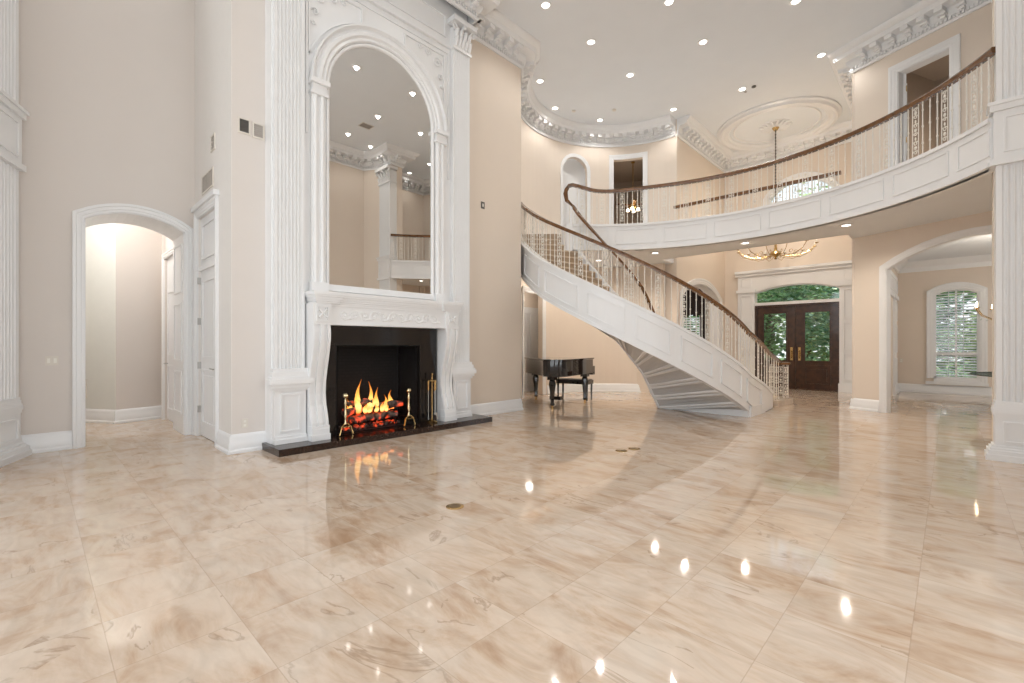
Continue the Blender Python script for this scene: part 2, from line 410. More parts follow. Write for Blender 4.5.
# great room walls
S, l = plane_S((-0.1, 8.3), (1.71, 8.3), -1)
UA, UB = 0.578, 1.68
arch = segtop(UA, UB, 3.03, 0.17)
wall('wall_left', S, 0, l+0.15, 0, CEIL, 0.75, [(UA, UB, 0, arch)], WALLC, label='tall beige left wall with arched doorway')
m = MB(); m.casing(S, open_path(UA, UB, 0, arch), [(a, b) for a, b in CAS(0.115, 0.05)])
struct('trim_1', m, WHITE, 'white moulded casing of the arched doorway at left')
m = MB()   # panelled reveal lining
for (u0, u1) in ((UA-0.002, UA+0.012), (UB-0.012, UB+0.002)): m.patch(S, u0, u1, 0, 3.03, -0.75, 0.0)
for a, b in zip(arch, arch[1:]):
    m.hexa([S(a[0],a[1]-0.012,0),S(b[0],b[1]-0.012,0),S(b[0],b[1]-0.012,-0.75),S(a[0],a[1]-0.012,-0.75),S(a[0],a[1]+.004,0),S(b[0],b[1]+.004,0),S(b[0],b[1]+.004,-0.75),S(a[0],a[1]+.004,-0.75)])
SR = lambda u, v, w: (-0.1+UB-0.012-w, 8.3+u, v)
for z0, z1 in ((0.3, 0.95), (1.1, 2.0), (2.15, 2.9)): m.frame(SR, 0.12, 0.63, z0, z1, 0.03, 0.03, 0, 0.012)
struct('trim_2', m, WHITE, 'white panelled lining inside the left arched doorway')

S, l = plane_S((-0.1, 8.3), (-0.85, 6.36), 1)
wall('wall_corner_left', S, 0, l, 0, CEIL, 0.2, [], WALLC, label='angled wall at the far left edge')
S, l = plane_S((-0.85, 6.36), (-4.0, 6.36), 1)
wall('wall_near_left', S, 0, l, 0, CEIL, 0.2, [], WALL)
# return wall with closet door  (faces -X)
S, l = plane_S((1.71, 8.3), (1.71, YF), -1)
DU0, DU1 = 0.22, 1.18
wall('wall_return', S, 0, l-0.003, 0, CEIL, 0.3, [(DU0, DU1, 0, [(DU0, 3.22), (DU1, 3.22)])], RETM, label='white painted return wall holding the closet door')
m = MB(); m.casing(S, open_path(DU0, DU1, 0, [(DU0, 3.22), (DU1, 3.22)]), CAS(0.11, 0.04)); m.patch(S, DU0-0.14, DU1+0.14, 3.33, 3.40, 0, 0.07)
struct('trim_3', m, WHITE, 'white casing with small cornice round the closet door')
d = struct('door_1', MB().patch(S, DU0, DU1, 0.01, 2.44, -0.09, -0.03), WHITE, 'tall white panelled closet door in the return wall')
m = MB()
for z0, z1 in ((0.2, 1.0), (1.15, 2.3)):
    m.frame(S, DU0+0.13, DU1-0.13, z0, z1, 0.035, 0.035, -0.03, -0.012); m.patch(S, DU0+0.22, DU1-0.22, z0+0.09, z1-0.09, -0.03, -0.018)
m.obj('door_panel', WHITE, d)
m = MB().patch(S, DU0, DU1, 2.46, 3.22, -0.09, -0.03).patch(S, DU0, DU1, 2.44, 2.50, -0.05, 0.0)
m.frame(S, DU0+0.12, DU1-0.12, 2.60, 3.12, 0.035, 0.035, -0.03, -0.012)
m.obj('transom_panel', WHITE, d)
for z in (0.35, 1.0, 1.65, 2.25):
    MB().patch(S, DU0-0.012, DU0+0.02, z, z+0.10, -0.03, 0.015).obj('hinge', STEEL, d)
m = MB(); m.tube([S(DU1-0.07, 1.02, -0.03), S(DU1-0.07, 1.02, 0.03), S(DU1-0.18, 1.03, 0.035)], 0.011); m.patch(S, DU1-0.10, DU1-0.04, 0.98, 1.06, -0.03, -0.018)
m.obj('door_handle', STEEL, d)
# short beige wall left of fireplace
S, l = plane_S((1.714, YF), (2.12, YF), -1)
wall('wall_short', S, 0.0, l, 0, CEIL, 0.3, [], WALLC, label='short beige wall strip left of the fluted pilaster')
# chimney breast
m = MB()
m.box(2.10, 2.93, 6.25, 6.9, 0, CEIL); m.box(4.32, 5.38, 6.25, 6.9, 0, CEIL); m.box(2.93, 4.32, 6.25, 6.9, 1.35, CEIL)
struct('wall_chimney', m, WHITE, 'white chimney breast behind mantel and mirror')
S, l = plane_S((5.36, YF), (7.03, YF), -1)
wall('wall_fireplace', S, 0, l, 0, CEIL, 0.12, [], WALL, label='beige wall right of the fireplace')
struct('wall_end', MB().prism([(6.8, YF+0.004), (7.03, YF+0.004), (7.29, 6.72), (7.2, 7.0), (6.8, 7.0)], 0, CEIL), WALL)
# circular stair hall wall
SW = arc_S(WC[0], WC[1], WR)
top_d = [(20, 6.72), (29, 6.72), (38, 6.72)]
def niche_top(u0, u1, zs, rise, n=10): return segtop(u0, u1, zs, 1, n) if 0 else [(u0+(u1-u0)*(0.5-0.5*cos(pi*i/n)), zs+rise*sin(pi*i/n)) for i in range(n+1)]
nt_ = niche_top(55, 72, 6.35, 0.40)
lowo = [(89, 2.75), (99.5, 2.75), (110, 2.75)]
wall('wall_round', SW, -0.6, 151.5, 0, CEIL, 0.15, [(89, 110, 0, lowo), (20, 38, ZF, top_d), (55, 72, 4.75, nt_)], WALL, step=4, label='curved beige wall behind the staircase')
# casings on round wall
def deg_casing(S, path, w, d, rad):
    k = 180/(pi*rad); m = MB()
    SS = lambda u, v, ww: S(u*k, v, ww)
    m.casing(SS, [(p[0]/k, p[1]) for p in path], CAS(w, d)); return m
struct('trim_4', deg_casing(SW, [(20, ZF)]+[(20, 6.72), (26, 6.72), (32, 6.72), (38, 6.72)]+[(38, ZF)], 0.13, 0.04, WR), WHITE, 'white casing of the upstairs doorway in the curved wall')
struct('trim_5', deg_casing(SW, [(55, 4.75)]+nt_+[(72, 4.75), (55, 4.75)], 0.09, 0.03, WR), WHITE, 'white arched surround of the upstairs wall niche')
m = MB(); m.patch(SW, 55, 72, 4.7, 6.8, -0.34, -0.30, 5); m.patch(SW, 54.5, 55, 4.7, 6.8, -0.30, -0.15); m.patch(SW, 72, 72.5, 4.7, 6.8, -0.30, -0.15); m.patch(SW, 55, 70, 4.70, 4.75, -0.30, 0.02, 5)
struct('wall_niche', m, WHITE, 'shallow white back of the arched niche')
struct('trim_6', deg_casing(SW, [(89, 0)]+lowo+[(110, 0)], 0.11, 0.04, WR), WHITE, 'white casing of the recess behind the piano')
# recess behind the stair wall with white door
m = MB(); m.box(8.35, 8.45, 7.9, 9.0, 0, 3); m.box(10.75, 10.85, 7.9, 9.0, 0, 3); m.box(8.35, 9.5, 8.9, 9.0, 0, 3); m.box(10.62, 10.85, 8.9, 9.0, 0, 3); m.box(9.5, 10.62, 8.9, 9.0, 2.45, 3); m.box(8.35, 10.85, 7.9, 9.0, 3, 3.1)
struct('wall_recess', m, WALL, 'walls of the recess behind the curved wall')
S, l = plane_S((9.5, 8.9), (10.62, 8.9), -1)
d = struct('door_2', MB().patch(S, 0, l, 0.0, 2.45, -0.06, 0), WHITE, 'white panelled door in the recess behind the piano')
m = MB()
for a, b in ((0.1, 0.5), (0.6, 1.0)):
    for z0, z1 in ((0.2, 0.95), (1.1, 2.3)): m.frame(S, a, b, z0, z1, 0.03, 0.03, 0, 0.015)
m.obj('door_panel', WHITE, d); MB().ball(S(0.08, 1.0, 0.04), 0.03).obj('door_knob', BRASS, d)

# foyer walls
S, l = plane_S((12.18, 5.45), (16.0, 5.45), -1)
at_ = segtop(0.45, 3.3, 2.75, 0.45)
wall('wall_foyer_left', S, 0.05, l, 0, CEIL, 0.25, [(0.45, 3.3, 0, at_)], WALL, label='foyer side wall with arched opening to the study')
m = MB(); m.casing(S, open_path(0.45, 3.3, 0, at_), CAS(0.16, 0.05)); m.casing(S, open_path(0.45, 3.3, 0, at_), [(-0.02, 0), (-0.02, -0.27), (0.0, -0.27), (0, 0)])
struct('trim_7', m, WHITE, 'white arched casing in the foyer side wall')
S, l = plane_S((16.0, 5.45), (16.0, 1.5), -1)   # u from Y=5.45 downwards
def yu(Y): return 5.45-Y
tt = segtop(yu(4.52), yu(2.29), 3.02, 0.19)
ut = segtop(yu(4.15), yu(2.4), 5.9, 0.5)
US = 4.66
wall('wall_front', S, 0, l, 0, CEIL, 0.25, [(yu(4.52), yu(2.29), 0, tt), (yu(4.15), yu(2.4), US, ut)], WALL, label='front wall of the foyer above the entry doors')
SFR = S
# white panelled entry surround
m = MB()
for o in ((5.02, 4.52), (2.29, 1.72)):
    a, b = yu(o[0]), yu(o[1])
    m.patch(S, a, b, 0, 3.05, 0, 0.06); m.patch(S, a-0.02, b+0.02, 0, 0.25, 0.06, 0.09); m.patch(S, a-0.03, b+0.03, 3.03, 3.12, 0, 0.12)
    for z0, z1 in ((0.35, 1.1), (1.2, 2.0), (2.1, 2.95)): m.frame(S, a+0.09, b-0.09, z0, z1, 0.035, 0.035, 0.06, 0.095)
    m.patch(S, a, b, 3.12, 3.58, 0, 0.05); m.frame(S, a+0.09, b-0.09, 3.2, 3.5, 0.025, 0.025, 0.05, 0.07)
ps = [(yu(4.52), 3.02)]+tt+[(yu(2.29), 3.02)]
for a, b in zip(tt, tt[1:]):
    m.hexa([S(a[0],a[1],0),S(b[0],b[1],0),S(b[0],b[1],0.05),S(a[0],a[1],0.05),S(a[0],3.58,0),S(b[0],3.58,0),S(b[0],3.58,0.05),S(a[0],3.58,0.05)])
m.patch(S, yu(5.08), yu(1.66), 3.56, 3.64, 0, 0.12); m.patch(S, yu(5.08), yu(1.66), 3.64, 3.72, 0, 0.18)
struct('trim_8', m, WHITE, 'white panelled surround framing the entry doors')
m = MB(); m.casing(S, [(yu(4.15), US)]+ut+[(yu(2.4), US), (yu(4.15), US)], CAS(0.13, 0.05))
struct('trim_9', m, WHITE, 'white arched casing of the window above the entry')
# entry doors
YC = (4.52+2.29)/2
for k, (ya, yb) in enumerate(((4.47, YC+0.004), (YC-0.004, 2.34))):
    a, b = yu(ya), yu(yb)
    nm = ('left', 'right')[k]
    m = MB(); lo = a+0.17 if k == 0 else a+0.22; hi = b-0.22 if k == 0 else b-0.17
    m.patch(S, a, lo, 0.02, 2.55, -0.14, -0.08); m.patch(S, hi, b, 0.02, 2.55, -0.14, -0.08)
    m.patch(S, lo, hi, 0.02, 0.85, -0.14, -0.08); m.patch(S, lo, hi, 2.36, 2.55, -0.14, -0.08)
    d = m.obj('door_%d' % (3+k), DOORW); tag(d, 'dark wood %s entry door leaf with tall glass pane' % nm, 'door', kind='structure')
    m = MB(); m.frame(S, lo, hi, 0.85, 2.36, 0.03, 0.03, -0.08, -0.06); m.frame(S, lo, hi, 0.15, 0.75, 0.05, 0.05, -0.08, -0.055); m.patch(S, lo+0.1, hi-0.1, 0.27, 0.63, -0.08, -0.06)
    m.obj('door_moulding', DOORW, d)
    MB().patch(S, lo, hi, 0.85, 2.36, -0.115, -0.105).obj('door_glass', GLASS, d)
    hu = b-0.10 if k == 0 else a+0.10
    m = MB(); m.patch(S, hu-0.035, hu+0.035, 0.88, 1.28, -0.08, -0.065); m.tube([S(hu, 0.95, -0.07), S(hu, 0.98, -0.02), S(hu, 1.15, -0.02), S(hu, 1.18, -0.07)], 0.012)
    m.obj('door_handle', BRASS, d)
m = MB(); m.patch(S, yu(4.52), yu(4.47), 0, 2.6, -0.2, 0); m.patch(S, yu(2.34), yu(2.29), 0, 2.6, -0.2, 0); m.patch(S, yu(4.47), yu(2.34), 2.55, 2.6, -0.2, 0)
m.patch(S, yu(4.52), yu(2.29), 0, 0.03, -0.25, -0.05)
struct('trim_10', m, DOORW, 'dark wood frame of the entry doors')
w = struct('window_1', MB().patch(S, yu(4.52), yu(2.29), 2.6, 2.69, -0.2, 0.02).casing(S, tt, [(0, -0.02), (0, -0.2), (-0.03, -0.2), (-0.03, -0.02)]), WHITE, 'arched transom window over the entry doors')
mg = MB()
for a, b in zip(tt, tt[1:]): mg.hexa([S(a[0],2.69,-0.1),S(b[0],2.69,-0.1),S(b[0],2.69,-0.11),S(a[0],2.69,-0.11),S(*a,-0.1),S(*b,-0.1),S(*b,-0.11),S(*a,-0.11)])
mg.obj('window_pane', GLASS, w)
m = MB()
m.patch(S, yu(4.15), yu(2.4), US, US+.07, -0.2, 0); m.casing(S, [(yu(4.15), US)]+ut+[(yu(2.4), US)], [(-0.05, -0.02), (-0.05, -0.2), (0.0, -0.2), (0.0, -0.02)])
for y in (3.57, 2.98): m.patch(S, yu(y+0.02), yu(y-0.02), US, 6.37, -0.13, -0.08)
for z in (5.2, 5.8): m.patch(S, yu(4.15), yu(2.4), z, z+0.03, -0.13, -0.08)
w = struct('window_2', m, WHITE, 'tall arched window above the entry in the double height foyer')
mg = MB()
for a, b in zip(ut, ut[1:]): mg.hexa([S(a[0],US,-0.1),S(b[0],US,-0.1),S(b[0],US,-0.11),S(a[0],US,-0.11),S(*a,-0.1),S(*b,-0.1),S(*b,-0.11),S(*a,-0.11)])
mg.obj('window_pane', GLASS, w)
S, l = plane_S((16.0, 1.5), (11.98, 1.5), -1)
wall('wall_foyer_right', S, 0, l, 0, CEIL, 0.35, [], WALL, label='foyer side wall shared with the dining room')

# angled arch wall on the right
S, l = plane_S(P0, pt(4.0), -1); SA = S
a1 = segtop(0.63, 3.33, 2.86, 0.40)
wall('wall_right', S, 0, 4.0, 0, CEIL, 0.12, [(0.63, 3.33, 0, a1), (0.84, 1.64, ZF, [(0.84, 6.67), (1.64, 6.67)])], WALL, label='beige wall with arch to the dining room')
m = MB(); m.casing(S, open_path(0.63, 3.33, 0, a1), CAS(0.11, 0.02)); m.casing(S, open_path(0.63, 3.33, 0, a1), [(-0.015, 0.0), (-0.015, -0.13), (0, -0.13), (0, 0)])
struct('trim_11', m, WHITE, 'white casing of the wide arch to the dining room')
m = MB(); m.casing(S, open_path(0.84, 1.64, ZF, [(0.84, 6.67), (1.64, 6.67)]), CAS(0.15, 0.04)); m.casing(S, open_path(0.84, 1.64, ZF, [(0.84, 6.67), (1.64, 6.67)]), [(-0.012, 0.0), (-0.012, -0.21), (0, -0.21), (0, 0)])
struct('trim_12', m, WHITE, 'white casing of the upstairs doorway on the right')
# upstairs room behind
def room(name, S, u0, u1, z0, z1, dep, mat, label, w0=-0.2):
    m = MB()
    m.patch(S, u0-0.1, u0, z0, z1, w0-dep, w0); m.patch(S, u1, u1+0.1, z0, z1, w0-dep, w0); m.patch(S, u0-0.1, u1+0.1, z0, z1, w0-dep-0.1, w0-dep)
    m.patch(S, u0-0.1, u1+0.1, z0-0.1, z0, w0-dep-0.1, w0); m.patch(S, u0-0.1, u1+0.1, z1, z1+0.1, w0-dep-0.1, w0)
    return struct(name, m, mat, label)
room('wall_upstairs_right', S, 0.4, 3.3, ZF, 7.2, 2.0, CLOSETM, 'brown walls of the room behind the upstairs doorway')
# open door leaf upstairs, hinged at left jamb swinging inward
hx, hy = S(0.86, 0, -0.13)[:2]
SD = lambda u, v, w: (hx+0.9982*u+0.06*w, hy+0.06*u-0.9982*w, v)
d = struct('door_5', MB().patch(SD, 0, 0.78, ZF+0.01, 6.65, 0, 0.045), WHITE, 'white door standing open in the upstairs doorway')
m = MB(); [m.frame(SD, 0.12, 0.66, z0, z1, 0.03, 0.03, 0.045, 0.06) for z0, z1 in ((4.15, 4.9), (5.1, 6.5))]; m.obj('door_panel', WHITE, d)
for z in (4.3, 5.3, 6.3): MB().patch(SD, -0.02, 0.02, z, z+0.1, 0.04, 0.055).obj('hinge', BRASS, d)
# upstairs room behind curved wall door
SU, lu = plane_S(SW(45, 0, 0)[:2], SW(12, 0, 0)[:2], -1)
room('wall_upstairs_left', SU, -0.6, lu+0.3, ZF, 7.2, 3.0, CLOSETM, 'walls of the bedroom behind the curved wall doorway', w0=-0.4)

# dining room
struct('wall_dining_side', MB().box(11.95, 17.5, 1.1, 1.15, 0, 3.75), WALL)
DW = 17.5
S, l = plane_S((DW, 1.15), (DW, -4.0), -1)
dy = lambda Y: 1.15-Y
dt = segtop(dy(0.33), dy(-0.57), 2.78, 0.14)
wall('wall_dining_far', S, 0, l, 0, 3.75, 0.25, [(dy(0.33), dy(-0.57), 0.42, dt)], WALL, label='far dining room wall with shuttered window')
SDW = S
struct('wall_dining_right', MB().box(10.4, 17.5, -4.1, -4.0, 0, 3.75).box(10.2, 10.4, -4.0, -2.1, 0, 3.75), WALL)
struct('ceiling_dining', MB().prism([(17.7, 1.15), (12.0, 1.15), (11.7, 1.0), pt(4.0), (10.3, -4.0), (17.7, -4.0)], 3.72, 3.8), CEILM)
m = MB(); m.sweep([(10.4, -3.99, 3.72), (DW, -3.99, 3.72), (DW, 1.1, 3.72), (12.1, 1.1, 3.72)], [(0, 0), (0, -0.28), (0.04, -0.28), (0.07, -0.16), (0.2, -0.05), (0.24, 0)])
struct('trim_13', m, WHITE, 'white crown moulding of the dining room')
m = MB(); m.casing(S, [(dy(0.33), 0.42)]+dt+[(dy(-0.57), 0.42), (dy(0.33), 0.42)], CAS(0.15, 0.06)); m.patch(S, dy(0.5), dy(-0.74), 0.25, 0.33, 0, 0.08)
struct('trim_14', m, WHITE, 'white arched casing of the dining room window')
m = MB()
m.casing(S, [(dy(0.33), 0.42)]+dt+[(dy(-0.57), 0.42), (dy(0.33), 0.42)], [(-0.05, -0.02), (-0.05, -0.15), (0, -0.15), (0, -0.02)])
m.patch(S, dy(0.33), dy(-0.57), 1.07, 1.15, -0.12, -0.03)
for y in (0.03, -0.27): m.patch(S, dy(y+0.01), dy(y-0.01), 0.45, 2.85, -0.18, -0.15)
for z in (1.7, 2.3): m.patch(S, dy(0.33), dy(-0.57), z, z+0.02, -0.18, -0.15)
w = struct('window_3', m, WHITE, 'arched dining room window with plantation shutters')
m = MB(); z = 0.5
while z < 2.84:
    if not (1.04 < z < 1.16):
        m.hexa([S(dy(0.29),z,-0.04),S(dy(-0.53),z,-0.04),S(dy(-0.53),z+0.028,-0.10),S(dy(0.29),z+0.028,-0.10),S(dy(0.29),z+0.008,-0.04),S(dy(-0.53),z+0.008,-0.04),S(dy(-0.53),z+0.036,-0.10),S(dy(0.29),z+0.036,-0.10)])
    z += 0.075
m.obj('shutter_slats', WHITE, w)
MB().patch(S, dy(-0.10), dy(-0.14), 0.47, 2.86, -0.045, -0.02).obj('shutter_stile', WHITE, w)
mg = MB()
for a, b in zip(dt, dt[1:]): mg.hexa([S(a[0],0.42,-0.2),S(b[0],0.42,-0.2),S(b[0],0.42,-0.205),S(a[0],0.42,-0.205),S(*a,-0.2),S(*b,-0.2),S(*b,-0.205),S(*a,-0.205)])
mg.obj('window_pane', GLASS, w)
# panelled white opening on dining side wall
S, l = plane_S((12.4, 1.1), (16.8, 1.1), 1)
S2 = lambda u, v, w: (12.4+u, 1.1-w, v)
m = MB(); m.patch(S2, 0.2, 0.5, 0, 2.6, 0, 0.04); m.patch(S2, 3.4, 4.1, 0, 2.6, 0, 0.04); m.patch(S2, 0.1, 4.2, 2.6, 3.2, 0, 0.05); m.patch(S2, 3.3, 4.2, 2.58, 2.68, 0.04, 0.08)
for z0, z1 in ((0.3, 1.0), (1.15, 1.9), (2.0, 2.5)): m.frame(S2, 3.5, 4.0, z0, z1, 0.03, 0.03, 0.04, 0.06)
m.frame(S2, 0.6, 4.0, 2.75, 3.1, 0.03, 0.03, 0.05, 0.07)
struct('trim_15', m, WHITE, 'white panelled casing on the dining side wall')

# study behind foyer left
m = MB(); m.box(12.0, 12.1, 5.7, 9.5, 0, 3.75); m.box(12.0, 17.1, 9.5, 9.6, 0, 3.75)
struct('wall_study', m, WALL, 'beige walls of the study beyond the foyer arch')
S, l = plane_S((17.0, 9.5), (17.0, 5.5), -1); sy = lambda Y: 9.5-Y
wall('wall_study_front', S, 0, l+0.1, 0, 3.75, 0.15, [(sy(7.35), sy(6.62), 0.6, [(sy(7.35), 3.2), (sy(6.62), 3.2)])], WALL, label='study wall with shuttered window')
struct('ceiling_study', MB().box(12.0, 17.2, 5.65, 9.6, 3.75, 3.85), CEILM)
m = MB(); m.frame(S, sy(7.35), sy(6.62), 0.6, 3.2, 0.05, 0.05, -0.1, 0.03); z = 0.7
w = struct('window_4', m, WHITE, 'tall study window with white shutters seen through the balusters')
m = MB()
while z < 2.4:
    m.hexa([S(sy(7.3),z,-0.0),S(sy(6.67),z,-0.0),S(sy(6.67),z+0.04,-0.06),S(sy(7.3),z+0.04,-0.06),S(sy(7.3),z+0.01,0),S(sy(6.67),z+0.01,0),S(sy(6.67),z+0.05,-0.06),S(sy(7.3),z+0.05,-0.06)]); z += 0.09
m.obj('shutter_slats', WHITE, w); MB().patch(S, sy(7.35), sy(6.62), 0.6, 3.2, -0.13, -0.125).obj('window_pane', GLASS, w)
m = MB(); 
for k in range(10): m.patch(S, sy(7.4)+0.085*k, sy(7.4)+0.085*k+0.08, 2.5-0.1*abs(sin(k*0.7)), 3.4, 0.05, 0.08+0.02*(k % 2))
o = m.obj('window_valance', DRAPE); tag(o, 'dark fabric valance hanging over the study window', 'curtain')
m = MB()
for k in range(5): m.patch(S, sy(6.62)+0.04*k, sy(6.62)+0.04*k+0.038, 0.05, 3.4, 0.05, 0.08+0.02*(k % 2))
o = m.obj('curtain_panel', DRAPE); tag(o, 'narrow dark curtain drawn beside the study window', 'curtain')

# vestibule behind left doorway
m = MB()
m.add([], [])
S, l = plane_S((0.2, 11.75), (0.995, 10.37), -1); m.patch(S, -0.3, l, 0, 4.2, -0.1, 0)
struct('wall_passage', m, PASSM, 'pale cool wall of the passage behind the left arch')
m = MB()
S, l = plane_S((0.995, 10.37), (1.72, 10.56), -1); m.patch(S, 0, l+0.4, 0, 4.2, -0.1, 0)
m.box(-0.4, -0.3, 9.05, 12.1, 0, 4.2); m.box(-0.4, 2.2, 12.0, 12.1, 0, 4.2)
struct('wall_vestibule', m, WALLC, 'pale angled walls of the passage behind the left arch')
struct('wall_vestibule_side', MB().box(1.66, 1.76, 9.05, 9.35, 0, 4.2).box(1.66, 1.76, 10.25, 10.8, 0, 4.2).box(1.66, 1.76, 9.3, 10.3, 2.9, 4.2), WALLC)
struct('ceiling_vestibule', MB().box(-0.4, 2.2, 9.05, 12.1, 4.2, 4.3), CEILM)
S3 = lambda u, v, w: (1.66-w, 9.35+u, v)
d = struct('door_6', MB().patch(S3, 0, 0.9, 0.01, 2.9, -0.08, -0.03), WHITE, 'white door seen edge-on inside the left arch')
m = MB().frame(S3, 0.12, 0.78, 0.2, 1.0, 0.03, 0.03, -0.03, -0.015).frame(S3, 0.12, 0.78, 1.15, 2.3, 0.03, 0.03, -0.03, -0.015); m.obj('door_panel', WHITE, d)
for z in (0.35, 1.0, 1.7, 2.3): MB().patch(S3, -0.02, 0.015, z, z+0.1, -0.03, 0.015).obj('hinge', STEEL, d)
MB().tube([S3(0.82, 1.02, -0.03), S3(0.82, 1.02, 0.03), S3(0.7, 1.02, 0.035)], 0.011).obj('door_handle', STEEL, d)
struct('trim_16', MB().casing(S3, open_path(-0.02, 0.92, 0, [(-0.02, 2.9), (0.92, 2.9)]), [(a, b) for a, b in CAS(0.09, 0.035)]), WHITE, 'white casing of the door in the passage')

# room behind the camera and right side
S, l = plane_S((7.55, -1.5), (-4.0, -1.5), -1)
wall('wall_near_right', S, 0, l, 0, CEIL, 0.3, [(4.0, 6.6, 0.4, [(4.0, 4.5), (6.6, 4.5)]), (7.2, 9.8, 0.4, [(7.2, 4.5), (9.8, 4.5)])], WALL, label='long beige wall opposite the fireplace')
S, l = plane_S((-4.0, -1.5), (-4.0, 6.4), -1)
wall('wall_back', S, 0, l, 0, CEIL, 0.3, [(0.8, 3.6, 0.3, [(0.8, 6.4), (3.6, 6.4)]), (4.3, 7.1, 0.3, [(4.3, 6.4), (7.1, 6.4)])], WALL, label='wall of tall windows behind the camera')
k = 5
for (Sx, a, b, z0, z1) in ((plane_S((7.55, -1.5), (-4.0, -1.5), -1)[0], 4.0, 6.6, .4, 4.5), (plane_S((7.55, -1.5), (-4.0, -1.5), -1)[0], 7.2, 9.8, .4, 4.5), (S, .8, 3.6, .3, 6.4), (S, 4.3, 7.1, .3, 6.4)):
    m = MB().frame(Sx, a, b, z0, z1, 0.08, 0.08, -0.15, 0.03).frame(Sx, a-0.12, b+0.12, z0-0.12, z1+0.12, 0.12, 0.12, 0, 0.04)
    m.patch(Sx, (a+b)/2-0.03, (a+b)/2+0.03, z0, z1, -0.12, -0.06); m.patch(Sx, a, b, (z0+z1)/2-0.03, (z0+z1)/2+0.03, -0.12, -0.06)
    w = struct('window_%d' % k, m, WHITE, 'tall white framed window out of view behind the camera'); k += 1
    MB().patch(Sx, a, b, z0, z1, -0.1, -0.095).obj('window_pane', GLASS, w)
struct('wall_diagonal', MB().prism([(7.55, -1.5), (7.87, -1.0), (8.3, -1.0), (8.3, -1.8), (7.55, -1.8)], 0, CEIL), WALL)
struct('wall_column', MB().box(8.1, 8.3, -2.1, -0.38, 0, CEIL).prism([(8.3, -2.1), pt(4.0), (10.3, -2.3), (8.3, -2.3)], 0, CEIL), WALL)

# ------------------------------------------------------------ crown mouldings
CR = [(0, 0), (0, -0.46), (0.035, -0.46), (0.05, -0.42), (0.03, -0.40), (0.03, -0.34), (0.07, -0.31), (0.10, -0.25), (0.10, -0.21), (0.29, -0.19), (0.31, -0.14), (0.31, -0.11), (0.36, -0.08), (0.40, -0.02), (0.40, 0)]
def crown(name, path, label, closed=False, mod=0.26):
    # path travels with the room on the LEFT
    m = MB(); m.sweep([(x, y, CEIL) for x, y in path], CR, closed)
    n = len(path)
    # modillions and dentils along straight and curved runs by arc length
    segs = []; tot = 0
    for i in range(n if closed else n-1):
        a, b = path[i], path[(i+1) % n]; L = hypot(b[0]-a[0], b[1]-a[1]); segs.append((a, b, L, tot)); tot += L
    def at(s):
        for a, b, L, t in segs:
            if t <= s <= t+L+1e-9 and L > 0:
                f = (s-t)/L; d = ((b[0]-a[0])/L, (b[1]-a[1])/L); return (a[0]+(b[0]-a[0])*f, a[1]+(b[1]-a[1])*f), d, s-t, t+L-s, L
    def blk(p, d, along, o0, o1, z0, z1):
        nx, ny = -d[1], d[0]; P = []
        for z in (z0, z1):
            for u, w in ((-along/2, o0), (along/2, o0), (along/2, o1), (-along/2, o1)):
                P.append((p[0]+d[0]*u+nx*w, p[1]+d[1]*u+ny*w, z))
        m.hexa(P)
    smooth_path = all(s[2] < 0.35 for s in segs)
    s = mod/2
    while s < tot:
        p, d, b0, b1, L = at(s)
        if smooth_path or (b0 > 0.1 and b1 > 0.1):
            blk(p, d, 0.12, 0.08, 0.27, CEIL-0.27, CEIL-0.19); blk(p, d, 0.12, 0.06, 0.18, CEIL-0.31, CEIL-0.26); blk(p, d, 0.07, 0.05, 0.12, CEIL-0.35, CEIL-0.30)
        s += mod
    s = 0.03
    while s < tot:
        p, d, b0, b1, L = at(s)
        if smooth_path or L > 0.3: blk(p, d, 0.03, 0.02, 0.06, CEIL-0.40, CEIL-0.345)
        s += 0.06
    return struct(name, m, WHITE, label)
crown('trim_17', [(2.09, YF), (1.71, YF), (1.71, 8.3), (-0.1, 8.3), (-0.85, 6.36), (-3.99, 6.36), (-3.99, -1.5), (7.55, -1.5), (7.87, -1.0), (7.87, -0.37), (8.3, -0.37), (8.3, -2.1), pt(4.0), pt(0.0), (16.0, 1.5), (16.0, 5.45), (12.22, 5.45)], 'white crown moulding with brackets round the great room and foyer')
crown('trim_18', [(WC[0]+WR*cos(R(a)), WC[1]+WR*sin(R(a))) for a in range(0, 153, 4)], 'white bracketed crown moulding on the curved wall')
crown('trim_19', [(7.3, 6.7), (7.03, 6.46), (5.42, 6.46), (5.42, 6.08), (2.06, 6.08), (2.06, 6.46)], 'white crown moulding over the chimney breast')

# baseboards
baseboard('baseboard_left', [(0.36, 8.3), (-0.1, 8.3), (-0.85, 6.36)], 'white baseboard of the left wall')
baseboard('baseboard_return', [(2.10, YF), (1.71, YF), (1.71, 6.98)], 'white baseboard at the return wall corner')
baseboard('baseboard_return_far', [(1.71, 8.2), (1.71, 8.3)], 'white baseboard in the corner by the closet door')
baseboard('baseboard_fireplace', [(7.2, 6.64), (7.03, YF), (5.36, YF)], 'white baseboard right of the hearth')
baseboard('baseboard_round', [(WC[0]+WR*cos(R(a)), WC[1]+WR*sin(R(a))) for a in range(1, 87, 4)], 'white baseboard of the curved wall')
baseboard('baseboard_pier', [pt(0.52), pt(0), (15.9, 1.5)][0:3], 'white baseboard of the arch pier')
baseboard('baseboard_dining', [(16.7, -3.95), (DW, -3.95), (DW, 1.1), (16.6, 1.1)], 'white baseboard in the dining room')
baseboard('baseboard_vestibule', [(1.66, 10.54), (0.995, 10.37), (0.2, 11.75)], 'white baseboard in the passage')
baseboard('baseboard_foyer', [(15.95, 5.1), (15.95, 5.45), (15.65, 5.45)], 'white baseboard in the foyer corner')
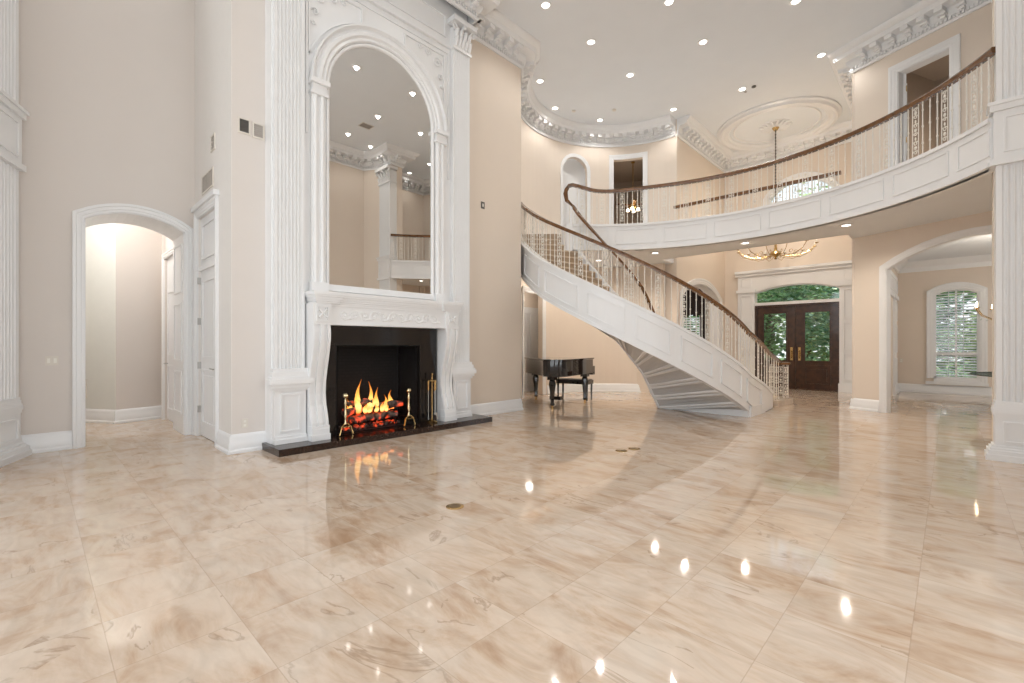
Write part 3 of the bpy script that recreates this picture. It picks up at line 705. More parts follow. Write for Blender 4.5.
# ------------------------------------------------------------ fluted pilasters
def flute_poly(S, u0, u1, w, n, depth=0.022):
    """returns polygon in plan (list of xy) for a fluted face from u0..u1, face at w, back at 0"""
    pts = [S(u0, 0, 0)[:2], S(u0, 0, w)[:2]]
    e = (u1-u0)*0.07; pw = (u1-u0-2*e)/n
    for i in range(n):
        a = u0+e+pw*i; r = pw*0.40; c = a+pw/2
        for k in range(7):
            t = pi*k/6; pts.append(S(c-r*cos(t), 0, w-depth*sin(t))[:2])
    pts += [S(u1, 0, w)[:2], S(u1, 0, 0)[:2]]
    return pts
def pilaster(label, S, u0, u1, w, n, z_base, z_ped, z_top, block=None, cap=True):
    t = thing('fluted_pilaster', label, 'pilaster', S((u0+u1)/2, z_base, 0))
    off = t.location.copy()
    def put(name, m):
        m.v = [(x-off.x, y-off.y, z-off.z) for x, y, z in m.v]; return m.obj(name, WHITE, t)
    m = MB()
    if block:
        m.prism(flute_poly(S, u0, u1, w, n), z_ped, block[0]); m.prism(flute_poly(S, u0, u1, w, n), block[1], z_top)
    else: m.prism(flute_poly(S, u0, u1, w, n), z_ped, z_top)
    put('shaft', m)
    m = MB(); h = z_ped-z_base
    g = 0.012
    m.patch(S, u0-g, u1+g, z_base, z_base+h*0.70, 0, w+g)
    if block:
        for a, b, e in ((0.0, 0.10, 0.085), (0.10, 0.17, 0.07), (0.17, 0.21, 0.05), (0.21, 0.25, 0.03)): m.patch(S, u0-e, u1+e, z_base+h*a, z_base+h*b, 0, w+e)
    else:
        for a, b, e in ((0.0, 0.06, 0.05), (0.06, 0.10, 0.035)): m.patch(S, u0-e*0.35, u1+e*0.35, z_base+h*a, z_base+h*b, 0, w+e)
    st = ((0.70, 0.74, 0.035), (0.74, 0.79, 0.06), (0.79, 0.86, 0.085), (0.86, 0.89, 0.07), (0.89, 0.95, 0.05), (0.95, 1.0, 0.03))
    for a, b, e in st:
        if block: e *= 0.35
        m.patch(S, u0-e, u1+e, z_base+h*a, z_base+h*b, 0, w+e)
    m.frame(S, u0+0.06, u1-0.06, z_base+h*(0.30 if block else 0.15), z_base+h*0.66, 0.022, 0.022, w+g, w+g+0.018)
    put('pedestal', m)
    if block:
        m = MB(); m.patch(S, u0-0.02, u1+0.02, block[0], block[1], 0, w+0.02)
        m.patch(S, u0-0.05, u1+0.05, block[1]-0.05, block[1]+0.02, 0, w+0.05); m.patch(S, u0-0.07, u1+0.07, block[1]+0.02, block[1]+0.06, 0, w+0.07); m.patch(S, u0-0.05, u1+0.05, block[0]-0.04, block[0]+0.03, 0, w+0.05)
        m.frame(S, u0+0.06, u1-0.06, block[0]+0.1, block[1]-0.12, 0.022, 0.022, w+0.02, w+0.035)
        put('panel_block', m)
    if cap:
        m = MB(); zt = z_top
        m.patch(S, u0-0.02, u1+0.02, zt, zt+0.05, 0, w+0.03)
        m.patch(S, u0, u1, zt+0.05, zt+0.38, 0, w+0.01)
        m.patch(S, u0-0.07, u1+0.07, zt+0.42, zt+0.50, 0, w+0.12)
        wd = u1-u0
        for r_, zz in ((5, 0.06), (4, 0.2)):      # two rows of acanthus leaves
            for i in range(r_):
                c = u0+wd*(i+0.5)/r_
                m.tube([S(c, zt+zz, w+0.01), S(c, zt+zz+0.08, w+0.035), S(c, zt+zz+0.14, w+0.07), S(c, zt+zz+0.12, w+0.10)], [0.035, 0.04, 0.03, 0.012], 6)
        for sx in (0, 1):                         # corner volutes
            c = u0-0.02 if sx == 0 else u1+0.02; pts = []
            for k in range(14):
                a = k*0.6; rr = 0.065*(1-k/16); pts.append(S(c+(1 if sx else -1)*rr*cos(a), zt+0.35+rr*sin(a), w+0.06))
            m.tube(pts, 0.018, 6)
        m.patch(S, u0+wd*0.43, u0+wd*0.57, zt+0.36, zt+0.47, w+0.01, w+0.10)
        put('capital', m)
    return t
SF = plane_S((0, 6.25), (8, 6.25), -1)[0]
pilaster('tall white fluted pilaster left of the fireplace mirror', SF, 2.12, 2.49, 0.08, 7, 0.09, 1.05, 6.45)
pilaster('tall white fluted pilaster right of the fireplace mirror', SF, 5.0, 5.37, 0.08, 7, 0.09, 1.05, 6.45)
SCOL = lambda u, v, w: (8.1-w, -0.39-u, v)
pilaster('wide white fluted column at the right edge of the balcony', SCOL, 0.0, 0.66, 0.25, 11, 0, 0.69, 6.55, block=(3.5, 4.14))
SL, ll = plane_S((-0.1, 8.3), (-0.85, 6.36), 1)
pilaster('white fluted pilaster at the far left edge of the room', SL, 0.16, 1.0, 0.05, 10, 0, 0.72, 6.55, block=(3.5, 4.14))

# ------------------------------------------------------------ overmantel mirror
XM, RM, ZS = 3.715, 0.868, 4.93
def archpath(r, zb, n=28, x=XM): return [(x-r, zb)]+[(x-r*cos(pi*i/n), ZS+r*sin(pi*i/n)) for i in range(n+1)]+[(x+r, zb)]
mir = thing('arched_mirror', 'tall round-arched mirror in a white frame above the mantel', 'mirror', (0, 0, 0))
pp = archpath(RM+0.02, 2.17)
MB().add([SF(u, v, 0.012) for u, v in pp], [tuple(range(len(pp)))]).obj('mirror_glass', MIRROR, mir, smooth=0)
m = MB(); m.casing(SF, archpath(RM, 2.17), [(0, 0.0), (0, 0.03), (0.015, 0.045), (0.04, 0.045), (0.05, 0.03), (0.05, 0)])
m.patch(SF, XM-RM-0.05, XM+RM+0.05, 2.10, 2.19, 0, 0.05)
m.obj('mirror_frame', WHITE, mir)
# archivolt and slim columns
m = MB(); m.casing(SF, archpath(RM+0.05, ZS)[1:-1], [(0, 0), (0, 0.05), (0.02, 0.07), (0.055, 0.06), (0.08, 0.09), (0.12, 0.09), (0.145, 0.06), (0.175, 0.06), (0.20, 0.11), (0.22, 0.11), (0.22, 0)])
ZP = 2.05
for sx in (-1, 1):
    a = XM+sx*(RM+0.06); b = XM+sx*(RM+0.255); a, b = min(a, b), max(a, b)
    m.patch(SF, a, b, ZP, ZS-0.2, 0, 0.05)
    for c in (a+0.05, b-0.05): m.tube([SF(c, ZP, 0.05), SF(c, ZS-0.2, 0.05)], 0.032, 8)
    m.patch(SF, a-0.02, b+0.02, ZS-0.20, ZS-0.16, 0, 0.10); m.patch(SF, a, b, ZS-0.16, ZS-0.06, 0, 0.085); m.patch(SF, a-0.03, b+0.03, ZS-0.06, ZS, 0, 0.13)
    m.patch(SF, a-0.02, b+0.02, ZP, ZP+0.15, 0, 0.10)
struct('trim_21', m, WHITE, 'white arched surround with slim columns around the mirror')
# spandrel panels + frieze
m = MB()
m.patch(SF, 2.53, 4.96, 6.35, 6.38, 0, 0.02); m.patch(SF, 2.53, 2.56, 4.2, 6.35, 0, 0.02); m.patch(SF, 4.93, 4.96, 4.2, 6.35, 0, 0.02)
m.patch(SF, 2.50, 5.0, 6.45, 6.50, 0, 0.05); m.frame(SF, 2.6, 4.9, 6.62, 7.0, 0.03, 0.03, 0, 0.02)
for sx in (-1, 1):
    pth = []
    for i in range(10):
        a = R(17+55*i/9); pth.append((XM+sx*1.19*cos(a), ZS+1.19*sin(a)))
    corner = (XM+sx*1.138, 6.28); top_in = (pth[-1][0], 6.28)
    m.casing(SF, pth+[top_in, corner, pth[0]], [(-0.012, 0), (-0.012, 0.025), (0.012, 0.025), (0.012, 0)])
    for (cx_, cz_, rr) in ((1.00, 6.10, 0.10), (0.80, 6.18, 0.06), (1.06, 5.88, 0.055), (0.65, 6.21, 0.04), (1.09, 5.72, 0.035)):
        pts = []
        for k in range(16):
            a = k*0.55; r_ = rr*(1-k/18); pts.append(SF(XM+sx*(cx_+r_*cos(a)), cz_+r_*sin(a), 0.02))
        m.tube(pts, 0.012, 5)
struct('trim_22', m, WHITE, 'white spandrel panels with carved scrolls above the mirror arch')

# ------------------------------------------------------------ mantel
man = thing('fireplace_mantel', 'carved white mantelpiece with curved scroll legs', 'mantel', (3.72, 6.0, 0.09))
def putm(m, name, mat, par=None):
    m.v = [(x-3.72, y-6.0, z-0.09) for x, y, z in m.v]; return m.obj(name, mat, par or man)
MX0, MX1 = 2.56, 4.93
def shelfpath(o):
    c = 0.30
    return [(MX0-o, 6.25), (MX0-o, 5.95-o), (MX0+c+o, 5.95-o), (MX0+c+o, 5.99-o), (MX1-c-o, 5.99-o), (MX1-c-o, 5.95-o), (MX1+o, 5.95-o), (MX1+o, 6.25)]
m = MB()
for z0, z1, o in ((1.90, 1.925, 0.01), (1.925, 1.95, 0.025), (1.95, 1.985, 0.035), (1.985, 2.01, 0.05), (2.01, 2.055, 0.06)): m.prism(shelfpath(o), z0, z1)
putm(m, 'shelf', WHITE)
m = MB(); m.box(MX0+0.18, MX1-0.23, 6.0, 6.25, 1.62, 1.905); m.box(MX0+0.18, MX1-0.23, 5.985, 6.01, 1.62, 1.65); m.box(MX0+0.18, MX1-0.23, 5.985, 6.01, 1.87, 1.90)
fr = putm(m, 'frieze', WHITE)
m = MB(); x = MX0+0.40; k = 0
while x < MX1-0.38:
    pts = []
    for i in range(16):
        a = i*0.5; rr = 0.075*(1-i/20); sgn = 1 if k % 2 else -1; pts.append((x+rr*cos(a)*1.1, 6.0, 1.76+sgn*rr*sin(a)))
    m.tube(pts, 0.013, 5); m.ball((x+0.085, 5.998, 1.76+0.04*(1 if k % 2 else -1)), 0.03, 6, (1.3, 0.5, 0.7)); m.ball((x, 5.998, 1.76), 0.02, 6, (1, .6, 1)); k += 1; x += 0.15
m.v = [(x-3.72, y-6.0, z-0.09) for x, y, z in m.v]; m.obj('carving', WHITE, fr)
for sx, (xa, xb) in enumerate(((MX0-0.04, MX0+0.19), (MX1-0.24, MX1-0.005))):
    m = MB(); m.box(xa-0.005, xb+0.005, 5.955, 6.25, 1.62, 1.905); m.frame(lambda u, v, w: (u, 5.955-w, v), xa+0.03, xb-0.03, 1.66, 1.87, 0.02, 0.02, 0, 0.015)
    for q in range(4):
        a = q*pi/2+pi/4; c = (xa+xb)/2; m.tube([(c, 5.955, 1.765), (c+0.07*cos(a), 5.94, 1.765+0.07*sin(a)), (c+0.08*cos(a+.4), 5.945, 1.765+0.08*sin(a+.4))], [0.02, 0.016, 0.008], 5)
    cb = putm(m, 'corner_block', WHITE)
    # S-shaped console leg
    prof = []
    cz = [(0.27, 6.045), (0.32, 6.04), (0.42, 6.065), (0.55, 6.11), (0.70, 6.13), (0.85, 6.12), (1.0, 6.085), (1.15, 6.04), (1.3, 6.0), (1.42, 5.975), (1.52, 5.97), (1.62, 5.985)]
    def leg(xl, xr, dy_):
        P = [(y+dy_, z) for z, y in cz]; n = len(P); q = MB()
        for (y0, z0), (y1, z1) in zip(P, P[1:]):
            q.hexa([(xl, y0, z0), (xr, y0, z0), (xr, 6.25, z0), (xl, 6.25, z0), (xl, y1, z1), (xr, y1, z1), (xr, 6.25, z1), (xl, 6.25, z1)])
        return q
    m = leg(xa, xb, 0)
    for a, b, dd in ((0.02, 0.2, -0.02), (0.38, 0.62, -0.028), (0.8, 0.98, -0.02)):
        q = leg(xa+(xb-xa)*a, xa+(xb-xa)*b, dd); m.add(q.v, q.f)
    m.box(xa-0.01, xb+0.01, 5.99, 6.25, 0.09, 0.17); m.box(xa, xb, 6.0, 6.25, 0.17, 0.24); m.box(xa-0.005, xb+0.005, 6.01, 6.25, 0.24, 0.28)
    putm(m, 'console_leg', WHITE)

# black surround, firebox, hearth
fp = thing('fireplace', 'black granite fireplace with deep brick firebox', 'fireplace', (3.62, 6.2, 0.09))
def putf(m, name, mat, par=None):
    m.v = [(x-3.62, y-6.2, z-0.09) for x, y, z in m.v]; return m.obj(name, mat, par or fp)
m = MB(); m.box(2.70, 2.93, 6.19, 6.26, 0.09, 1.63); m.box(4.32, 4.66, 6.19, 6.26, 0.09, 1.63); m.box(2.93, 4.32, 6.19, 6.26, 1.35, 1.63)
putf(m, 'surround', BLACKG)
m = MB(); m.box(2.90, 2.93, 6.26, 6.85, 0.09, 1.40); m.box(4.32, 4.35, 6.26, 6.85, 0.09, 1.40); m.box(2.9, 4.35, 6.82, 6.88, 0.09, 1.40); m.box(2.9, 4.35, 6.24, 6.88, 1.35, 1.40); m.box(2.93, 4.32, 6.24, 6.88, 0.06, 0.095)
putf(m, 'firebox', BRICK)
m = MB(); m.frame(lambda u, v, w: (u, 6.19-w, v), 2.93, 4.32, 0.09, 1.35, 0.02, 0.02, 0, 0.01); putf(m, 'trim_bar', simple('black_iron', (0.01, 0.01, 0.01), 0.3, 0.6))
o = MB().box(2.05, 5.60, 5.83, 6.46, 0.0, 0.088).obj('hearth_slab', HEARTHM); tag(o, 'low polished dark stone hearth slab under the fireplace', 'hearth')

# grate, logs, flames
IRONB = simple('wrought_black_iron', (0.02, 0.018, 0.016), 0.5, 0.8, noise=0.2)
g = thing('fire_grate', 'black iron grate holding the burning logs', 'grate', (3.6, 6.45, 0.095))
m = MB()
for k in range(7): x = -0.42+0.14*k; m.tube([(x, -0.17, 0.14), (x, -0.15, 0.09), (x, 0.15, 0.09), (x, 0.17, 0.14)], 0.010, 6)
m.obj('grate_bars', IRONB, g)
for sx in (-0.36, 0.36):
    for sy_ in (-0.12, 0.12): MB().tube([(sx, sy_, 0), (sx, sy_, 0.09)], 0.010, 6).obj('leg', IRONB, g)
LG = [((3.20, 6.36, 0.24), (4.02, 6.40, 0.26), 0.060, 'long split log glowing red at the front of the grate'),
      ((3.25, 6.56, 0.25), (4.05, 6.54, 0.24), 0.065, 'dark log at the back of the grate'),
      ((3.14, 6.40, 0.36), (3.75, 6.54, 0.40), 0.055, 'upper log leaning left in the flames'),
      ((3.55, 6.50, 0.38), (4.12, 6.38, 0.42), 0.060, 'grey ashen log resting across the right side'),
      ((3.22, 6.50, 0.47), (3.60, 6.40, 0.50), 0.045, 'short charred log on top of the stack')]
for a, b, r_, lb in LG:
    pts = [tuple(a[i]+(b[i]-a[i])*t/7+(0.008*sin(t*2.3+i) if i else 0) for i in range(3)) for t in range(8)]
    o = MB().tube(pts, [r_*(0.92+0.12*sin(t*1.7)) for t in range(8)], 10).obj('firewood_log', LOG); tag(o, lb, 'log', 'burning firewood logs')
m = MB()
for k in range(160): m.ball((3.15+0.9*random.random(), 6.33+0.3*random.random(), 0.105+0.03*random.random()), 0.015+0.015*random.random(), 5)
o = m.obj('ember_bed', LOG); tag(o, 'bed of glowing embers and ash under the grate', 'embers', kind='stuff')
fl = thing('fire', 'orange and yellow flames rising from the logs', 'fire', (3.6, 6.45, 0.35))
for (x, y, h, r_) in ((-0.20, -0.02, 0.50, 0.055), (-0.24, -0.06, 0.34, 0.05), (-0.04, -0.05, 0.47, 0.05), (0.02, 0.0, 0.32, 0.05), (0.10, 0.0, 0.36, 0.05), (-0.34, 0.0, 0.22, 0.04), (-0.40, -0.03, 0.14, 0.035), (0.22, -0.04, 0.24, 0.04), (0.30, 0.0, 0.20, 0.04), (0.38, 0.03, 0.30, 0.055), (0.02, -0.14, 0.14, 0.04), (-0.08, -0.14, 0.11, 0.04), (-0.14, -0.12, 0.16, 0.045), (0.12, -0.13, 0.15, 0.04), (0.20, -0.12, 0.10, 0.035)):
    pts = []; rs = []
    for i in range(10):
        t = i/9; pts.append((x+0.035*sin(t*5+x*20)*t, y+0.02*cos(t*4+x*9), -0.02+h*t)); rs.append(max(0.002, r_*(sin(pi*min(1, t*0.85+0.18))**1.0)*(1-t*0.75)))
    MB().tube(pts, rs, 10).obj('flame', FLAME, fl)
# andirons
def andiron(label, x, y):
    t = thing('andiron', label, 'andiron', (x, y, 0.089), 0, 'brass ball andirons'); t.scale = (1.0, 1.0, 1.03)
    m = MB(); m.lathe([(0.0, 0.13), (0.022, 0.13), (0.028, 0.15), (0.014, 0.18), (0.012, 0.22), (0.024, 0.27), (0.014, 0.31), (0.011, 0.40), (0.020, 0.43), (0.012, 0.46), (0.012, 0.50), (0.02, 0.505)], n=12); m.obj('post', PBRASS, t)
    MB().ball((0, 0, 0.535), 0.037, 14).obj('ball_finial', PBRASS, t)
    m = MB()
    for s_ in (-1, 1): m.tube([(0, 0, 0.14), (0.03*s_, -0.01, 0.15), (0.07*s_, -0.02, 0.11), (0.085*s_, -0.03, 0.05), (0.10*s_, -0.03, 0.01)], [0.014, 0.012, 0.011, 0.011, 0.015], 6)
    m.tube([(-0.07, -0.02, 0.11), (0.07, -0.02, 0.11)], 0.008, 6)
    m.obj('legs_bracket', BRASS, t)
    MB().tube([(0, 0.0, 0.13), (0, 0.22, 0.13), (0, 0.36, 0.11), (0, 0.36, 0.01)], 0.011, 6).obj('log_bar', IRONB, t)
    return t
andiron('brass andiron with ball top at the left of the fire', 3.03, 6.12)
andiron('brass andiron with ball top at the right of the fire', 4.07, 6.12)
ts = thing('fireplace_tool_stand', 'brass fireplace tool stand by the right mantel leg', 'tool stand', (4.50, 6.10, 0.089))
m = MB(); m.lathe([(0.0, 0), (0.085, 0), (0.09, 0.015), (0.06, 0.03), (0.02, 0.045), (0.0, 0.05)], n=20); m.obj('base', BRASS, ts)
m = MB(); m.lathe([(0.009, 0.04), (0.014, 0.06), (0.008, 0.1), (0.008, 0.70), (0.014, 0.72), (0.006, 0.76), (0.02, 0.79), (0.0, 0.81)], n=10); m.obj('pole', BRASS, ts)
m = MB(); m.tube([(0.07*cos(a*pi/8), 0.07*sin(a*pi/8), 0.68) for a in range(16)], 0.006, 6, closed=True); m.tube([(-0.07, 0, 0.68), (0.07, 0, 0.68)], 0.005, 6); m.tube([(0, -0.07, 0.68), (0, 0.07, 0.68)], 0.005, 6); m.obj('hook_ring', BRASS, ts)
for nm, lb, dx, dy_, kind in (('fire_poker', 'slim brass poker hanging on the tool stand', -0.072, 0, 'p'), ('ash_shovel', 'brass ash shovel hanging on the tool stand', 0.072, 0, 's'), ('hearth_brush', 'brass handled hearth brush hanging at the front of the stand', 0, -0.074, 'b')):
    t = thing(nm, lb, 'fire tool', (4.50+dx, 6.10+dy_, 0.16))
    m = MB(); m.lathe([(0.006, 0.45), (0.013, 0.48), (0.008, 0.54), (0.013, 0.58), (0.015, 0.60), (0.0, 0.62)], n=8); m.obj('handle', BRASS, t)
    MB().tube([(0, 0, 0.04), (0, 0, 0.46)], 0.004, 6).obj('rod', STEEL, t)
    if kind == 's': MB().box(-0.035, 0.035, -0.008, 0.0, -0.03, 0.08).box(-0.035, -0.03, -0.02, 0.0, -0.03, 0.07).box(0.03, 0.035, -0.02, 0, -0.03, 0.07).obj('blade', STEEL, t)
    if kind == 'b': MB().lathe([(0.0, -0.02), (0.03, -0.02), (0.028, 0.04), (0.01, 0.06), (0.0, 0.06)], n=10).obj('bristles', DRAPE, t)
    if kind == 'p': MB().tube([(0, 0, 0.05), (0, 0, -0.02), (0.02, 0, 0.0)], [0.005, 0.005, 0.002], 6).obj('tip', STEEL, t)

# ------------------------------------------------------------ balusters (shared meshes)
def scroll(m, x, z, rr, sgn=1, turn=1, r=0.0055):
    pts = []
    for i in range(12):
        a = i*0.55; q = rr*(1-i/15); pts.append((x+sgn*q*cos(a), 0, z+turn*q*sin(a)))
    m.tube(pts, r, 5)
def plain_mb(h, k=0):
    m = MB(); m.lathe([(0.008, 0), (0.008, h*0.2), (0.015, h*0.22), (0.008, h*0.25), (0.0075, h*0.5), (0.016, h*0.53), (0.0075, h*0.56), (0.0075, h*0.80), (0.014, h*0.82), (0.008, h*0.85), (0.008, h)], n=6)
    m.lathe([(0.016, 0), (0.016, 0.025), (0.008, 0.035)], n=6); return m
def ornate_mb(h):
    m = MB()
    for sx in (-1, 1):
        m.tube([(sx*0.045, 0, 0), (sx*0.045, 0, h)], 0.0065, 5)
        for z, rr in ((h*0.10, 0.035), (h*0.27, 0.04), (h*0.44, 0.03), (h*0.60, 0.036), (h*0.76, 0.035), (h*0.90, 0.032)):
            scroll(m, sx*0.006, z, rr, sx, 1 if sx > 0 else 1)
    for z in (h*0.19, h*0.52, h*0.84): m.ball((0, 0, z), 0.022, 6, (1.1, 0.5, 1.3))
    for z in (h*0.36, h*0.68): m.ball((0, 0, z), 0.017, 6, (0.9, 0.5, 1.6))
    return m
HB = 0.78
_pl = plain_mb(HB).obj('baluster', IRON); _or = ornate_mb(HB).obj('ornate_baluster', IRON)
PM, OM = _pl.data, _or.data
bpy.data.objects.remove(_pl); bpy.data.objects.remove(_or)
def put_baluster(par, p, ang, ornate, h=HB):
    o = bpy.data.objects.new('ornate_baluster' if ornate else 'baluster', OM if ornate else PM)
    col.objects.link(o); o.parent = par; o.location = p; o.rotation_euler = (0, 0, ang); o.scale = (1, 1, h/HB)
    return o
RP = [(-0.036, -0.065), (-0.036, -0.035), (-0.046, -0.018), (-0.034, 0.004), (0.034, 0.004), (0.046, -0.018), (0.036, -0.035), (0.036, -0.065)]
SHOE = [(-0.02, -0.0), (0.02, 0.0), (0.02, 0.012), (-0.02, 0.012)]
def along(path, spacing, start=0.06):
    """yield (point, angle) each spacing of plan length"""
    out = []; nxt = start; t = 0
    for a, b in zip(path, path[1:]):
        L = hypot(b[0]-a[0], b[1]-a[1])
        while L > 0 and nxt <= t+L:
            f = (nxt-t)/L; out.append((tuple(a[i]+(b[i]-a[i])*f for i in range(3)), atan2(b[1]-a[1], b[0]-a[0]))); nxt += spacing
        t += L
    return out

# ------------------------------------------------------------ staircase
def zr(p):                      # handrail top height at station p
    if p <= 265: return 3.2-0.0238*(p-198.5)
    X = 9.40+(p-265)/35*2.8
    return 1.617-(p-265)/35*2.8*0.285 if X < 10.9 else max(0.95, 1.19-(X-10.9)*0.19)
def outer(p):
    if p <= 265:
        ro = RO if p >= 172 else RO-0.10*min(1, (172-p)/15)
        return (SC[0]+ro*cos(R(p)), SC[1]+ro*sin(R(p)))
    t = (p-265)/35
    return (SC[0]+RO*cos(R(265))+2.83*t, SC[1]+RO*sin(R(265))-0.02*sin(pi*min(1, t*2))+0.10*t*t)
def inner(p):
    if p <= 265:
        a = p if p < 225 else 225+(p-225)*30/40
        ri = 1.42-(1.42-1.25)*min(1, (p-131)/40) if p < 171 else 1.25-(1.25-1.0)*min(1, (p-171)/75)
        return (SC[0]+ri*cos(R(a)), SC[1]+ri*sin(R(a)))
    t = (p-265)/35; a = inner(265)
    return (a[0]+(12.2-a[0])*t, a[1]+0.25*sin(t*pi/2))
def frange(a, b, n): return [a+(b-a)*i/n for i in range(n+1)]
st = thing('curved_staircase', 'sweeping curved white staircase with panelled side and beige steps', 'staircase', (0, 0, 0))
PE = 265+35*(10.95-9.36)/2.83   # stringer end station
def SO(p, v, w):                # v measured down from handrail line: z = zr - v ; w outwards
    x, y = outer(p); e = 0.1; x2, y2 = outer(p+e); x1, y1 = outer(p-e)
    d = hypot(x2-x1, y2-y1); nx, ny = (y2-y1)/d*-1, (x2-x1)/d
    # outward = away from inner
    ix, iy = inner(p)
    if (x-ix)*nx+(y-iy)*ny < 0: nx, ny = -nx, -ny
    return (x+nx*w, y+ny*w, max(0.0, zr(p)-v))
def SI(p, v, w):
    x, y = inner(p); e = 0.1; x2, y2 = inner(p+e); x1, y1 = inner(p-e)
    d = hypot(x2-x1, y2-y1) or 1; nx, ny = -(y2-y1)/d, (x2-x1)/d
    ox, oy = outer(p)
    if (x-ox)*nx+(y-oy)*ny < 0: nx, ny = -nx, -ny
    return (x+nx*w, y+ny*w, max(0.0, zr(p)-v))
m = MB()
m.patch(SO, 131, PE, 1.57, 0.83, -0.10, 0.0, 60)
m.patch(SO, 131, PE, 0.87, 0.82, -0.11, 0.025, 60); m.patch(SO, 131, PE, 1.57, 1.50, 0.0, 0.02, 60)
os_ = m.obj('outer_stringer', WHITE, st)
gaps = [151, 171, 191.3, 209.7, 226.4, 243.3, 259.0, 274]
for a, b in zip(gaps, gaps[1:]):
    MB().frame(SO, a+1.6, b-1.6, 1.42, 0.98, 0.55, -0.025+0.05*0, 0, 0.001, 2) if 0 else None
    m = MB(); a2, b2 = a+2.0, b-2.0
    m.patch(SO, a2, b2, 1.42, 1.395, 0, 0.024, 8); m.patch(SO, a2, b2, 1.01, 0.98, 0, 0.024, 8)
    m.patch(SO, a2, a2+0.55, 1.42, 0.98, 0, 0.024); m.patch(SO, b2-0.55, b2, 1.42, 0.98, 0, 0.024)
    m.obj('panel_moulding', WHITE, os_)
m = MB(); m.patch(SO, 262, PE, 9, 1.5, -0.10, 0.0, 14); m.patch(SO, 264.5, PE-8, 9, max(0.1, 0.9), 0, 0.0) if 0 else None
m.patch(SO, 264.6, PE-9, 9, 1.45, 0.0, 0.02, 10) if 0 else None
m.obj('stringer_foot', WHITE, st)
m = MB(); m.patch(SI, 131, 300, 1.84, 0.83, 0.0, 0.07, 60); m.patch(SI, 131, 300, 0.87, 0.82, -0.02, 0.085, 60)
m.obj('inner_stringer', WHITE, st)
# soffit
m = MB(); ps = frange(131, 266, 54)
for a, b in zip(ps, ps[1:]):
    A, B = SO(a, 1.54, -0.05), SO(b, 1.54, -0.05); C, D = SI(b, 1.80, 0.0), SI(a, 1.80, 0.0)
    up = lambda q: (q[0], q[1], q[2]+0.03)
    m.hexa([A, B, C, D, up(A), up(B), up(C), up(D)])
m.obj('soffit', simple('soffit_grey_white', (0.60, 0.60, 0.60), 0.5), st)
for a in (140, 153, 166, 179, 192, 204, 215, 225, 235, 245, 255):
    m = MB()
    for off in (0, 2.4):
        P = []
        for pp_, dz in ((a+off, 0), (a+off+0.9, 0)):
            A, B = SO(pp_, 1.54, -0.05), SI(pp_, 1.80, 0.0); P.append((A, B))
        (A, B), (C, D) = P; dn = lambda q, h=0.035: (q[0], q[1], q[2]-h)
        m.hexa([dn(A), dn(B), dn(D), dn(C), A, B, D, C])
    m.obj('soffit_rib', WHITE, st)
m = MB(); A = inner(262); B = outer(263.5)
dx, dy_ = B[0]-A[0], B[1]-A[1]; L = hypot(dx, dy_); n = (-dy_/L, dx/L)
if n[0] > 0: n = (-n[0], -n[1])
m.prism([(A[0]+n[0]*.03, A[1]+n[1]*.03), (B[0]+n[0]*.03, B[1]+n[1]*.03-0.03), (B[0]+.1, B[1]), (A[0]+.1, A[1])], 0, 0.20)
m.obj('plinth', WHITE, st)
m = MB(); 
for pa, pb in zip(frange(264.2, PE-10, 8), frange(264.2, PE-10, 8)[1:]):
    a, b = outer(pa), outer(pb); m.prism([(a[0], a[1]-.02), (b[0], b[1]-.02), (b[0], b[1]+.1), (a[0], a[1]+.1)], 0, 0.19)
m.obj('plinth', WHITE, st)
# treads
RI = 3.95/23
def p_of_z(z):
    lo, hi = 131.0, 300.0
    for _ in range(50):
        mid = (lo+hi)/2
        if zr(mid)-0.85 > z: lo = mid
        else: hi = mid
    return lo
prs = [p_of_z(RI*k) for k in range(1, 24)]
prs[0] = 296; prs[1] = 287
for k in range(1, 23):
    pa = prs[k-1]; pb = prs[k]
    zt = RI*k
    m = MB(); q = 3
    fr_ = frange(pa+0.5, pb-0.3, q)
    for a, b in zip(fr_, fr_[1:]):
        A, B, C, D = outer(a), outer(b), inner(b), inner(a)
        lp = lambda P, Q, t: (P[0]+(Q[0]-P[0])*t, P[1]+(Q[1]-P[1])*t)
        A, D, B, C = lp(A, D, 0.045), lp(D, A, 0.01), lp(B, C, 0.045), lp(C, B, 0.01)
        zb = max(0.0, zt-RI-0.02)
        m.prism([A, B, C, D], zb, zt-0.03)
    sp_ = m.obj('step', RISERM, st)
    m = MB(); fr_ = frange(pa+1.0, pb-0.3, q)
    for a, b in zip(fr_, fr_[1:]):
        A, B, C, D = outer(a), outer(b), inner(b), inner(a)
        A, D, B, C = lp(A, D, 0.045), lp(D, A, 0.01), lp(B, C, 0.045), lp(C, B, 0.01)
        m.prism([A, B, C, D], zt-0.03, zt)
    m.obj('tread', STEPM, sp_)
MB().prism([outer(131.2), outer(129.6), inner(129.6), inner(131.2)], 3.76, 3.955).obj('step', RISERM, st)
# curtail step
cen = (12.15, 2.92)
po = [(12.15, 4.75), (11.3, 4.75), (11.3, 2.72)]+[(cen[0]+0.33*cos(R(a)), cen[1]+0.30*sin(R(a))) for a in range(-110, 95, 12)]+[(12.45, 4.75)]
MB().prism(po[1:], 0.0, 0.12).obj('step', CURTM, st)

